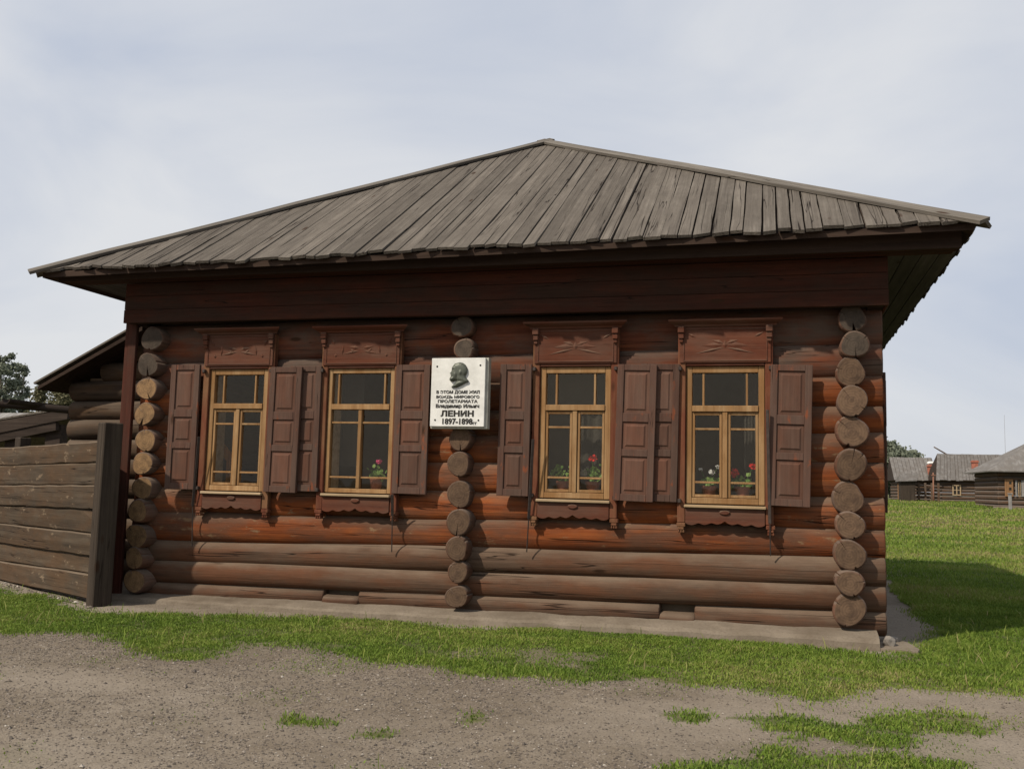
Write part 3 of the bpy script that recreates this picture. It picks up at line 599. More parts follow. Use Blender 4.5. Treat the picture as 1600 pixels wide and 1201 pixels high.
def slope_planks(P, Q, top, width, seed, mat, gap=0.010, jag=1.0):
    """planks on the slope with eave P->Q; top = function(u) giving slope length available at u; each its own piece"""
    rs = random.Random(seed); e = (Q-P); Lh = e.length; e.normalize()
    s = AP-P; s = s-e*s.dot(e); s.normalize(); n = e.cross(s); n.normalize()
    if n.z < 0: n = -n
    Mx = Matrix((( e.x, s.x, n.x, P.x), (e.y, s.y, n.y, P.y), (e.z, s.z, n.z, P.z), (0, 0, 0, 1)))
    u = 0.0; k = 0
    while u < Lh-0.02:
        w = width*rs.uniform(0.72, 1.22); u1 = min(u+w, Lh); g = gap*rs.uniform(0.3, 2.2)
        a, b = u+g*0.5, u1-g*0.5
        ta, tb = top(a), top(b); v0 = jag*(rs.uniform(-0.05, 0.03)+(0.04 if rs.random() < 0.12 else 0)); v0b = v0+jag*rs.uniform(-0.035, 0.035)
        if max(ta, tb) > 0.1 and b-a > 0.02:
            ta, tb = max(ta, v0+0.02), max(tb, v0b+0.02)
            lift = rs.uniform(0, 0.014); th = rs.uniform(0.026, 0.036); sk = rs.uniform(-0.008, 0.008)
            nseg = 5; vs = []; fs = []
            for j in range(nseg+1):
                t = j/nseg; wv = rs.uniform(-0.004, 0.004)
                for (uu, t0, t1) in ((a, v0, ta), (b, v0b, tb)):
                    vv = t0+(t1-t0)*t
                    base = lift*(1-t*0.5)+(rs.uniform(0, 0.006))
                    if t == 0: base += rs.uniform(-0.004, 0.018)
                    ed = rs.uniform(-0.005, 0.005) if 0 < j < nseg else 0
                    vs += [(uu+sk*(1-t)+ed, vv, base), (uu+sk*(1-t)+ed, vv, base+th)]
            for j in range(nseg):
                q = j*4; r = q+4
                fs += [(q+1, q+3, r+3, r+1), (q, r, r+2, q+2), (q, q+1, r+1, r), (q+2, r+2, r+3, q+3)]
            fs += [(0, 2, 3, 1), (nseg*4, nseg*4+1, nseg*4+3, nseg*4+2)]
            obj('plank', mesh('roof_plank', vs, fs), mat, roof, Mx)
        u = u1; k += 1
def tri_top(P, Q, apx):
    e = Q-P; Lh = e.length; e.normalize(); s = apx-P; ua = s.dot(e); va = (s-e*ua).length
    return lambda u: va*min(u/ua, (Lh-u)/(Lh-ua))
slope_planks(A, B, tri_top(A, B, AP), 0.165, 3, M['roof'])
def trap_top(P, Q, a1, a2):
    e = Q-P; Lh = e.length; e.normalize(); s = a1-P; u1 = s.dot(e); va = (s-e*u1).length; u2 = (a2-P).dot(e)
    return lambda u: va*min(1.0, u/u1, (Lh-u)/(Lh-u2))
slope_planks(B, B2, trap_top(B, B2, AP, AP2), 0.21, 5, M['roof'], jag=0.4)
slope_planks(A2, A, trap_top(A2, A, AP2, AP), 0.21, 6, M['roof'], jag=0.4)
def hipboard(P, Q, w, th, off, ext, lift, side):
    """cover board along a hip from the apex Q down to the eave corner P"""
    d = (P-Q); L_ = d.length; d.normalize(); sd = d.cross(Vector((0, 0, 1))); sd.normalize(); up = sd.cross(d); up.normalize()
    if up.z < 0: up = -up
    Mx = Matrix(((d.x, sd.x, up.x, Q.x), (d.y, sd.y, up.y, Q.y), (d.z, sd.z, up.z, Q.z), (0, 0, 0, 1)))
    tilt = Matrix.Rotation(side, 4, 'X'); bm = bmesh.new(); ns = 9; rs = random.Random(int(L_*100)+int(w*1000))
    prev = None
    for j in range(ns+1):
        x = -0.05+(L_+ext+0.05)*j/ns; z = lift+rs.uniform(-0.006, 0.008); ww = w*rs.uniform(0.95, 1.05)
        ring = [bm.verts.new((x, off-ww/2, z)), bm.verts.new((x, off+ww/2, z)), bm.verts.new((x, off+ww/2, z+th)), bm.verts.new((x, off-ww/2, z+th))]
        if prev: [bm.faces.new((prev[i], prev[(i+1) % 4], ring[(i+1) % 4], ring[i])) for i in range(4)]
        else: bm.faces.new(ring[::-1])
        prev = ring
    bm.faces.new(prev)
    obj('hip_board', bmmesh('hip_board', bm), M['roof_cap'], roof, Mx @ tilt)
for P, sgn in ((A, 1), (B, -1)):
    hipboard(P, AP, 0.15, 0.035, 0.075*sgn, 0.02, 0.045, R_(24)*-sgn)
    hipboard(P, AP, 0.15, 0.035, -0.075*sgn, 0.10, 0.05, R_(24)*sgn)
hipboard(AP2, AP, 0.16, 0.04, 0.08, 0.02, 0.03, R_(-26)); hipboard(AP2, AP, 0.16, 0.04, -0.08, 0.02, 0.03, R_(26))
# ------------------------------------------------------------------ windows
def window(k, w):
    x0, x1, z0, z1 = w['x0'], w['x1'], w['z0'], w['z1']; wd_ = x1-x0
    cs = 0.085
    # casing: side posts, head board with cornice, apron with scallops
    root = obj('window', boxes('window_casing', [(x0-cs, x0-0.004, -0.215, -0.135, z0-0.20, z1+0.42), (x1+0.004, x1+cs, -0.215, -0.135, z0-0.20, z1+0.42)], 0.006), M['casing_v'], house)
    obj('head_board', box('head_board', x0-cs+0.02, x1+cs-0.02, -0.232, -0.217, z1+0.035, z1+0.42, 0.004), M['casing'], root)
    obj('head_core', box('head_core', x0, x1, -0.214, -0.06, z1+0.004, z1+0.42, 0.004), M['casing'], root)
    ct = z1+0.42
    prof = [(0, 0.0), (0.035, 0.0), (0.045, 0.018), (0.075, 0.03), (0.105, 0.05), (0.11, 0.068), (0.0, 0.08)]
    bm = bmesh.new(); rings = []
    for sx, xe in ((-1, x0-cs), (1, x1+cs)):
        rings.append([bm.verts.new((xe+sx*(d*0.9), -0.216-d, ct+z_)) for d, z_ in prof])
    for i in range(len(prof)): bm.faces.new((rings[0][i], rings[1][i], rings[1][(i+1) % len(prof)], rings[0][(i+1) % len(prof)]))
    bm.faces.new(rings[0][::-1]); bm.faces.new(rings[1])
    obj('cornice', bmmesh('cornice', bm), M['casing'], root)
    # carved ornament on the head board
    cx = (x0+x1)/2; zc = z1+0.215; bm = bmesh.new()
    def leaf(ax, az, bx, bz, wid):
        d = Vector((bx-ax, 0, bz-az)); n = Vector((-d.z, 0, d.x)).normalized()*wid; m_ = Vector((ax, 0, az))+d*0.4
        a, b = Vector((ax, -0.233, az)), Vector((bx, -0.233, bz)); p, q = m_+n, m_-n; p.y = q.y = -0.233; t_ = m_.copy(); t_.y = -0.243
        v = [bm.verts.new(c) for c in (a, p, b, q, t_)]
        for i in range(4): bm.faces.new((v[i], v[(i+1) % 4], v[4]))
        bm.faces.new((v[3], v[2], v[1], v[0]))
    if k >= 2:
        for s in (-1, 1):
            leaf(cx+s*0.01, zc-0.02, cx+s*0.31, zc-0.085, 0.016); leaf(cx+s*0.01, zc+0.01, cx+s*0.24, zc+0.0, 0.034); leaf(cx+s*0.01, zc+0.02, cx+s*0.14, zc+0.06, 0.026)
            leaf(cx+s*0.30, zc+0.09, cx+s*0.40, zc+0.14, 0.016)
        leaf(cx, zc-0.03, cx, zc+0.06, 0.03)
    else:
        for s in (-1, 1):
            leaf(cx+s*0.02, zc-0.01, cx+s*0.24, zc-0.05, 0.018); leaf(cx+s*0.24, zc-0.06, cx+s*0.22, zc+0.07, 0.016); leaf(cx+s*0.02, zc+0.02, cx+s*0.16, zc+0.04, 0.022)
            leaf(cx+s*0.32, zc-0.085, cx+s*0.32, zc-0.035, 0.022); leaf(cx+s*0.34, zc+0.06, cx+s*0.38, zc+0.14, 0.025); leaf(cx+s*0.08, zc-0.04, cx+s*0.14, zc+0.02, 0.02)
    for (a_, b_, c_, d_) in ((x0-0.03, x1+0.03, z1+0.385, z1+0.40), (x0-0.03, x1+0.03, z1+0.05, z1+0.06), (x0-0.03, x0-0.018, z1+0.062, z1+0.384), (x1+0.018, x1+0.03, z1+0.062, z1+0.384)): bm_box(bm, a_, b_, -0.239, -0.233, c_, d_, 0.002)
    obj('carving', bmmesh('carving', bm), M['casing'], root)
    for s, xb in ((-1, x0-cs), (1, x1+cs-0.07)):
        # carved drop under the cornice and the foot of the side post
        bm = bmesh.new()
        for (zz0, zz1, dd, ins) in ((ct-0.07, ct-0.004, 0.055, 0.0), (ct-0.13, ct-0.072, 0.04, 0.006), (ct-0.17, ct-0.132, 0.025, 0.014)): bm_box(bm, xb+ins, xb+0.07-ins, -0.233-dd, -0.234, zz0, zz1, 0.006)
        obj('bracket', bmmesh('bracket', bm), M['casing'], root)
        bm = bmesh.new()
        for (zz0, zz1, ins) in ((z0-0.245, z0-0.202, -0.010), (z0-0.275, z0-0.247, 0.004)): bm_box(bm, xb+ins+0.006, xb+0.076-ins, -0.235, -0.14, zz0, zz1, 0.006)
        for q in range(3): bm_box(bm, xb+0.010+q*0.024, xb+0.028+q*0.024, -0.232, -0.15, z0-0.305, z0-0.277, 0.005)
        obj('post_foot', bmmesh('post_foot', bm), M['casing_v'], root)
    n = 60; pts = [(x0+0.0, z0-0.045), (x0+wd_, z0-0.045)]
    for i in range(n+1):
        t = i/n; x = x1-wd_*t; sc = abs(math.sin(t*math.pi*6))*0.020; ctr = 0.022*math.exp(-((t-0.5)/0.035)**2)
        pts.append((x, z0-0.185-sc+ctr*0.6-0.02*abs(2*t-1)))
    obj('apron', prism('apron', pts, -0.225, -0.15, 0.003), M['casing'], root)
    obj('rosette', prism('rosette', [(cx+0.055*math.cos(a*0.449), z0-0.085+0.026*math.sin(a*0.449)) for a in range(14)], -0.243, -0.226, 0.008), M['casing'], root)
    obj('sill', box('sill', x0-0.012, x1+0.012, -0.262, -0.115, z0-0.042, z0-0.012, 0.006), M['sill'], root)
    # ochre sash
    ya, yb = -0.185, -0.115; ft = 0.062; zm = z1-0.445
    if k == 1: ft = 0.05
    def bar(nm, a, b, c, d, y0=ya, y1=yb, bev=0.005): obj(nm, box(nm, a, b, y0, y1, c, d, bev), M['ochre'], root)
    bar('sash_stile', x0, x0+ft, z0, z1); bar('sash_stile', x1-ft, x1, z0, z1)
    bar('sash_rail', x0+ft+0.001, x1-ft-0.001, z0, z0+ft); bar('sash_rail', x0+ft+0.001, x1-ft-0.001, z1-ft*1.1, z1); bar('sash_rail', x0+ft+0.001, x1-ft-0.001, zm-0.035, zm+0.03, ya-0.012)
    cxm = (x0+x1)/2; mw = 0.022 if k == 1 else 0.026
    bar('mullion', cxm-mw, cxm+mw, z0+ft+0.001, zm-0.036, ya-0.004)
    pt = []
    mu = 0.011; off = (0.105 if k != 1 else 0.095)
    zt0, zt1 = zm+0.031, z1-ft*1.1-0.001; xi0, xi1 = x0+ft+0.001, x1-ft-0.001
    m1, m2 = xi0+off+mu, xi1-off-mu
    if k == 1: m1, m2 = xi0+0.075, xi1-0.075
    for m_ in (m1, m2): bar('muntin', m_-mu, m_+mu, zt0, zt1, ya+0.012, yb-0.01, 0.003)
    for a, b in ((xi0, m1-mu), (m1+mu, m2-mu), (m2+mu, xi1)): pt.append((a, b, zt0, zt1))
    ci = 0.0 if k == 1 else 0.030
    for a, b in ((xi0, cxm-mw-0.001), (cxm+mw+0.001, xi1)):
        zl0, zl1 = z0+ft+0.004, zm-0.040
        if ci:
            obj('casement', boxes('casement', [(a+0.004, a+ci, ya+0.012, yb-0.004, zl0, zl1), (b-ci, b-0.004, ya+0.012, yb-0.004, zl0, zl1), (a+ci+0.001, b-ci-0.001, ya+0.012, yb-0.004, zl0, zl0+ci), (a+ci+0.001, b-ci-0.001, ya+0.012, yb-0.004, zl1-ci, zl1)], 0.003), M['ochre'], root)
            a, b, zl0, zl1 = a+ci+0.001, b-ci-0.001, zl0+ci+0.001, zl1-ci-0.001
        hA, hB = zl1-0.145, zl0+0.125
        for hh in (hA, hB): bar('muntin', a, b, hh-mu, hh+mu, ya+0.014, yb-0.01, 0.003)
        for c, d in ((zl0, hB-mu), (hB+mu, hA-mu), (hA+mu, zl1)): pt.append((a, b, c, d))
    for a, b, c, d in pt: obj('pane', box('pane', a-0.002, b+0.002, -0.148, -0.145, c-0.002, d+0.002, 0), M['glass'], root)
    # reveal boards inside the opening
    obj('reveal', boxes('reveal', [(x0-0.028, x0-0.003, -0.11, 0.20, z0-0.02, z1+0.01), (x1+0.003, x1+0.028, -0.11, 0.20, z0-0.02, z1+0.01), (x0-0.028, x1+0.028, -0.11, 0.20, z1+0.012, z1+0.03), (x0-0.03, x1+0.03, -0.11, 0.26, z0-0.02, z0+0.03)], 0.002), M['sill'], root)
    # iron hook plates where the shutters hang
    for xx in (x0-0.06, x1+0.06):
        for zz in (z0+0.02, z1-0.03): obj('hinge', box('hinge', xx-0.018, xx+0.018, -0.262, -0.216, zz-0.018, zz+0.025, 0.006), M['iron'], root)
    return root
for k, w in enumerate(WINS): w['o'] = window(k, w)
SH = [([(270, 570), (313, 570), (303, 765), (258, 763)], -0.245, 0, 0.40), ([(424, 573), (474, 574), (462, 771), (412, 767)], -0.285, 0, 0.42),
      ([(474, 572), (504, 572), (494, 768), (466, 767)], -0.235, -1, 0.41), ([(621, 570), (673, 570), (666, 772), (612, 771)], -0.245, 0, 0.41),
      ([(783, 569), (832, 569), (825, 776), (776, 773)], -0.245, 0, 0.38), ([(967, 569), (1027, 570), (1020, 784), (957, 782)], -0.285, 0, 0.42),
      ([(1027, 569), (1063, 568), (1057, 784), (1020, 783)], -0.235, -1, 0.41), ([(1206, 569), (1270, 571), (1266, 793), (1198, 789)], -0.245, 0, 0.42)]
def shutter(px, y, side, wid, k):
    c = [onY(u, v, y) for u, v in px]
    xa = (c[0][0]+c[3][0])/2; xb = (c[1][0]+c[2][0])/2; z1 = (c[0][2]+c[1][2])/2; z0 = (c[2][2]+c[3][2])/2
    if side == -1: xa = xb-wid
    Wd = xb-xa; H = z1-z0; tl = ((c[1][0]-c[2][0])+(c[0][0]-c[3][0]))/2
    mx = Matrix.Translation(((xa+xb)/2, y, (z0+z1)/2)) @ Matrix.Rotation(-tl/H*-1*0.8, 4, 'Y') @ Matrix.Rotation(R_(random.uniform(-2.0, 2.0)), 4, 'Z')
    st = 0.072; hx, hz = Wd/2, H/2
    rails = [(-hz, -hz+0.075), (-hz+H*0.355-0.045, -hz+H*0.355+0.03), (-hz+H*0.60-0.035, -hz+H*0.60+0.06), (hz-0.065, hz)]
    L = [(-hx, -hx+st, -0.02, 0.02, -hz, hz), (hx-st, hx, -0.02, 0.02, -hz, hz)]
    L += [(-hx+st+0.001, hx-st-0.001, -0.019, 0.019, a, b) for a, b in rails]
    o = obj('shutter', boxes('shutter', L, 0.004), M['shutter'], house, mx)
    for i in range(3):
        a, b = rails[i][1]+0.001, rails[i+1][0]-0.001; xi = hx-st-0.001
        bm = bmesh.new(); rim = []
        for (ins, yy) in ((0.0, -0.002), (0.028, -0.004), (0.045, -0.015), (0.05, -0.015)):
            rim.append([bm.verts.new(p) for p in ((-xi+ins, yy, a+ins), (xi-ins, yy, a+ins), (xi-ins, yy, b-ins), (-xi+ins, yy, b-ins))])
        for q in range(3):
            for e in range(4): bm.faces.new((rim[q][e], rim[q][(e+1) % 4], rim[q+1][(e+1) % 4], rim[q+1][e]))
        bm.faces.new(rim[3]); bk = [bm.verts.new(p) for p in ((-xi, 0.012, a), (xi, 0.012, a), (xi, 0.012, b), (-xi, 0.012, b))]
        for e in range(4): bm.faces.new((bk[e], bk[(e+1) % 4], rim[0][(e+1) % 4], rim[0][e]))
        bm.faces.new(bk[::-1])
        obj('panel', bmmesh('shutter_panel', bm), M['shutter_panel'], o, mx)
    return o
for k, (px, y, sd, wid) in enumerate(SH): shutter(px, y, sd, wid, k)
# iron shutter bars hanging beside the windows, each with its thin pin rod
for (p0, p1, p2) in (((311, 682), (301, 790), (300, 853)), ((613, 772), (613, 806), (612, 862)), ((833, 686), (826, 810), (823, 862)), ((1199, 640), (1203, 818), (1204, 868))):
    a, b, c = (Vector(onY(*q, yy)) for q, yy in ((p0, -0.32), (p1, -0.25), (p2, -0.19)))
    d = b-a; mx = Matrix.Translation(a) @ d.to_track_quat('Z', 'Y').to_matrix().to_4x4()
    br = obj('shutter_bar', box('shutter_bar', -0.016, 0.016, -0.006, 0.006, 0, d.length, 0.003), M['iron'], house, mx)
    d = c-b; mx = Matrix.Translation(b) @ d.to_track_quat('Z', 'Y').to_matrix().to_4x4()
    obj('pin_rod', box('pin_rod', -0.006, 0.006, -0.006, 0.006, -0.02, d.length, 0.002), M['iron'], br, mx)
# an open shutter of a side window, seen edge-on past the corner
for y0 in (0.50, 1.72):
    o = obj('shutter', boxes('side_shutter', [(0.160, 0.190, y0, y0+0.42, 1.30, 2.80)], 0.006), M['shutter'], house)
    for a, b in ((1.38, 1.78), (1.88, 2.12), (2.22, 2.72)): obj('panel', box('shutter_panel', 0.191, 0.200, y0+0.07, y0+0.35, a, b, 0.008), M['shutter_panel'], o)
sw = obj('window', boxes('side_window', [(0.0, 0.15, 0.94, 1.02, 1.28, 2.9), (0.0, 0.15, 1.62, 1.70, 1.28, 2.9), (0.0, 0.15, 1.021, 1.619, 2.8, 2.9), (0.0, 0.15, 1.021, 1.619, 1.28, 1.36)], 0.005), M['casing_v'], house)
obj('pane', box('pane', 0.120, 0.126, 1.021, 1.619, 1.361, 2.799, 0), M['glass'], sw)
# sheer curtains
def curtain(w, xa, xb, zlo, parent, yy=0.03):
    nx_, nz_ = 40, 10; v = []; f = []
    for j in range(nz_+1):
        for i in range(nx_+1):
            t = i/nx_; s = j/nz_; xx = xa+(xb-xa)*t
            v.append((xx, yy+0.018*math.sin(t*38+0.8*math.sin(s*3))*(0.5+0.5*s)+0.01*math.sin(t*11), zlo+(w['z1']-0.01-zlo)*(1-s)))
    for j in range(nz_):
        for i in range(nx_): a = j*(nx_+1)+i; f.append((a, a+1, a+nx_+2, a+nx_+1))
    obj('curtain', mesh('curtain', v, f, True), M['curtain'], parent)
w = WINS[2]; curtain(w, w['x0']+0.02, w['x1']-0.02, w['z0']+0.25, w['o'], 0.17)
w = WINS[3]; curtain(w, w['x1']-0.22, w['x1']-0.02, w['z0']+0.1, w['o'], 0.17)
w = WINS[1]; curtain(w, w['x0']+0.02, w['x0']+0.30, w['z0']+0.3, w['o'], 0.17)
# ------------------------------------------------------------------ concrete plinth
xs_ = np.linspace(-8.75, -0.0, 90); prof = [(0.16, 0.0, 1), (0.15, 0.01, 1), (-0.10, 0.0, 1), (-0.30, -0.02, 1), (-0.40, -0.035, 1), (-0.43, -0.06, 0.8), (-0.45, -0.3, 0)]
v = []; f = []
for i, x in enumerate(xs_):
    t = (x+8.75)/8.75; top = 0.075+0.085*t
    for j, (y, dz, q) in enumerate(prof):
        if j == 0: z = -0.1
        elif j == len(prof)-1: z = -0.08
        else: z = top+dz*(0.7+0.8*t)
        k = (mnoise.noise(Vector((x*2.5, y*4, 1)))*0.016+mnoise.noise(Vector((x*9, y*9, 4)))*0.006) if 0 < j < 6 else 0
        yy = y+mnoise.noise(Vector((x*1.7, 3, j)))*0.022*(j > 3)
        v.append((x, yy, z+k))
m_ = len(prof)
for i in range(len(xs_)-1):
    for j in range(m_-1): a = i*m_+j; f.append((a, a+m_, a+m_+1, a+1))
f += [tuple(range(m_)), tuple((len(xs_)-1)*m_+j for j in range(m_))[::-1]]
bm = bmesh.new(); me_ = mesh('plinth', v, f); bm.from_mesh(me_)
obj('plinth', bmmesh('plinth', bm), M['concrete'], house)
# low spread of mortar past the corner
n = 26; out = [(-0.6, -0.40), (0.0, -0.43), (0.33, -0.50), (0.36, -0.38), (0.30, 0.05), (0.2, 0.2), (-0.02, 0.2), (-0.02, -0.3), (-0.6, -0.39)]
v = [(x, y, 0.035 if 2 < i < 8 else 0.028) for i, (x, y) in enumerate(out)]+[(x, y, -0.05) for x, y in out]
q = len(out); f = [tuple(range(q))]+[(i, (i+1) % q, q+(i+1) % q, q+i) for i in range(q)]
bm = bmesh.new(); bm.from_mesh(mesh('apron_slab', v, f)); obj('mortar_skirt', bmmesh('mortar_skirt', bm), M['concrete'], house)
def rock(name, p, s, seed, parent=None, **kw):
    rs = random.Random(seed); bm = bmesh.new(); bmesh.ops.create_icosphere(bm, subdivisions=2, radius=1)
    for v_ in bm.verts:
        k = 1+0.35*mnoise.noise(v_.co*1.3+Vector((seed, 0, 0))); v_.co = Vector((v_.co.x*s[0]*k, v_.co.y*s[1]*k, v_.co.z*s[2]*k))
    return obj(name, bmmesh(name, bm), M['stone'], parent, Matrix.Translation(Vector(p)) @ Matrix.Rotation(rs.uniform(0, 6), 4, 'Z'), **kw)
rock('stone', (0.11, -0.22, 0.06), (0.09, 0.06, 0.06), 3, label='larger rough grey stone at the foot of the right house corner', cat='stone')
rock('stone', (0.17, 0.02, 0.05), (0.06, 0.05, 0.04), 5, label='smaller rough grey stone lying behind the plinth end', cat='stone')
# ------------------------------------------------------------------ plaque
pc = [onY(u, v, -0.42) for u, v in ((674, 560), (762, 558), (762, 669), (673, 670))]
PX0, PX1 = (pc[0][0]+pc[3][0])/2, (pc[1][0]+pc[2][0])/2; PZ0, PZ1 = (pc[2][2]+pc[3][2])/2, (pc[0][2]+pc[1][2])/2
plq = thing('memorial_plaque', ((PX0+PX1)/2, -0.39, PZ0), 'white stone plaque with grey profile relief and black lettering', 'plaque')
obj('backing_board', box('backing_board', PX0, PX1, -0.405, -0.31, PZ0, PZ1, 0.004), M['marble_back'], plq)
fx0, fx1, fz0, fz1 = PX0+0.004, PX1-0.028, PZ0+0.022, PZ1-0.003
obj('slab', box('slab', fx0, fx1, -0.436, -0.406, fz0, fz1, 0.004), M['marble'], plq)
# crop coordinates (0..1 across the white slab) to slab
def pl(u, v): return (PX0+(u-125)/(908-125)*(PX1-PX0), PZ1-(v-120)/(1110-120)*(PZ1-PZ0))
for u, v in ((206, 241), (804, 229), (200, 993), (798, 993)):
    cx, cz = pl(u, v); bm = bmesh.new()
    bmesh.ops.create_uvsphere(bm, u_segments=12, v_segments=8, radius=0.011)
    for q in bm.verts: q.co.y *= 0.5
    obj('bolt', bmmesh('bolt', bm, True), M['letters'], plq, Matrix.Translation((cx, -0.437, cz)))
outl = [(520, 185), (455, 205), (425, 245), (414, 285), (411, 312), (398, 330), (388, 343), (404, 352), (401, 368), (409, 378), (400, 392), (392, 410), (389, 432), (408, 458), (440, 456), (470, 445), (485, 448), (465, 478), (440, 505), (414, 535), (450, 545), (500, 538), (545, 515), (600, 485), (640, 470), (657, 452), (640, 430), (612, 400), (606, 375), (622, 350), (633, 318), (630, 270), (603, 222), (565, 195)]
OP = np.array([pl(u, v) for u, v in outl]); c0 = OP.min(0); c1 = OP.max(0)
GN = 70; gxs = np.linspace(c0[0], c1[0], GN); gzs = np.linspace(c0[1], c1[1], GN); GX, GZ = np.meshgrid(gxs, gzs)
ins = inside(OP, GX, GZ)
dist = np.full(GX.shape, 9.0)
for i in range(len(OP)):
    a, b = OP[i-1], OP[i]; ab = b-a; tt = np.clip(((GX-a[0])*ab[0]+(GZ-a[1])*ab[1])/(ab@ab+1e-12), 0, 1)
    dist = np.minimum(dist, np.hypot(GX-a[0]-tt*ab[0], GZ-a[1]-tt*ab[1]))
hh = 0.010+0.030*np.sqrt(np.clip(1-(1-np.clip(dist/0.055, 0, 1))**2, 0, 1))
def blob(u, v, ru, rv, amp):
    global hh
    cx, cz = pl(u, v); s = (PX1-PX0)/783; hh = hh+amp*np.exp(-(((GX-cx)/(ru*s))**2+((GZ-cz)/(rv*s))**2))
blob(545, 335, 16, 26, 0.012); blob(432, 292, 18, 10, -0.012); blob(432, 265, 24, 9, 0.006); blob(418, 425, 32, 26, 0.010); blob(470, 360, 22, 26, 0.006); blob(415, 372, 20, 7, 0.006); blob(520, 450, 60, 16, -0.010); blob(500, 395, 12, 40, -0.006)
vid = -np.ones(GX.shape, int); vs = []; fs = []
def near_pt(j, i):
    # pull outside grid points onto the outline
    p = np.array([GX[j, i], GZ[j, i]]); best = None
    for q in range(len(OP)):
        a, b = OP[q-1], OP[q]; ab = b-a; t = max(0, min(1, ((p-a)@ab)/(ab@ab+1e-12))); c = a+ab*t; d = np.hypot(*(p-c))
        if best is None or d < best[0]: best = (d, c)
    return best[1]
for j in range(GN-1):
    for i in range(GN-1):
        cn = [(j, i), (j, i+1), (j+1, i+1), (j+1, i)]
        if sum(ins[c] for c in cn) >= 2:
            q = []
            for c in cn:
                if vid[c] < 0:
                    vid[c] = len(vs)
                    if ins[c]: vs.append((GX[c], -0.437-hh[c], GZ[c]))
                    else: e = near_pt(*c); vs.append((e[0], -0.436, e[1]))
                q.append(int(vid[c]))
            fs.append(tuple(q))
bm = bmesh.new(); bm.from_mesh(mesh('relief', vs, fs)); obj('relief', bmmesh('relief', bm, True), M['relief'], plq)
def textline(s, u0, u1, v0, v1, off=0.0):
    cu = bpy.data.curves.new('lettering', 'FONT'); cu.body = s; cu.size = 1.0; cu.extrude = 0.02; cu.offset = off; cu.resolution_u = 3
    to = bpy.data.objects.new('tmp', cu); COL.objects.link(to); dg = bpy.context.evaluated_depsgraph_get(); dg.update()
    me = bpy.data.meshes.new_from_object(to.evaluated_get(dg)); COL.objects.unlink(to); bpy.data.objects.remove(to)
    co = np.array([v_.co[:] for v_ in me.vertices]); lo, hi = co.min(0), co.max(0)
    (xa, za), (xb, zb2) = pl(u0, v1), pl(u1, v0)
    for v_ in me.vertices:
        c = v_.co; v_.co = (xa+(c.x-lo[0])/(hi[0]-lo[0])*(xb-xa), -0.4365-(0.004 if c.z > 0 else 0), za+(c.y-lo[1])/(hi[1]-lo[1])*(zb2-za))
    me.update(); obj('lettering', me, M['letters'], plq)
textline('В ЭТОМ ДОМЕ ЖИЛ', 208, 803, 578, 632, 0.026); textline('ВОЖДЬ МИРОВОГО', 208, 803, 648, 696, 0.026); textline('ПРОЛЕТАРИАТА', 232, 780, 708, 752, 0.026)
textline('Владимир Ильич', 205, 803, 768, 834, 0.03); textline('ЛЕНИН', 276, 732, 856, 942, 0.04); textline('1897-1898', 303, 718, 968, 1052, 0.03); textline('гг', 722, 778, 1018, 1052, 0.02)
# ------------------------------------------------------------------ plants on the sills
def foliage_mesh(name, pts, size, tint_lo=0.0, up=0.3):
    v = []; f = []; tn = []
    for p in pts:
        s = size*random.uniform(0.6, 1.25); nrm = Vector((random.gauss(0, 1), random.gauss(-0.5, 1), random.gauss(up, 0.8))).normalized()
        a = nrm.orthogonal().normalized(); a = Matrix.Rotation(random.uniform(0, 6.28), 3, nrm) @ a; b = nrm.cross(a); i0 = len(v); tt = min(1, max(0, random.gauss(0.5+tint_lo, 0.25)))
        for q in range(6):
            an = q*1.0472; rr = s*(1 if q else 0.75); v.append(Vector(p)+a*math.cos(an)*rr+b*math.sin(an)*rr*0.9+nrm*(0.15*s if q % 2 else 0)); tn.append(tt)
        f.append(tuple(range(i0, i0+6)))
    me = mesh(name, v, f); at = me.attributes.new('tint', 'FLOAT', 'POINT'); at.data.foreach_set('value', tn); return me
def lathe(prof, n=20):
    v = []; f = []
    for r, z in prof:
        for i in range(n): v.append((r*math.cos(6.2832*i/n), r*math.sin(6.2832*i/n), z))
    for j in range(len(prof)-1):
        for i in range(n): f.append((j*n+i, j*n+(i+1) % n, (j+1)*n+(i+1) % n, (j+1)*n+i))
    return v, f
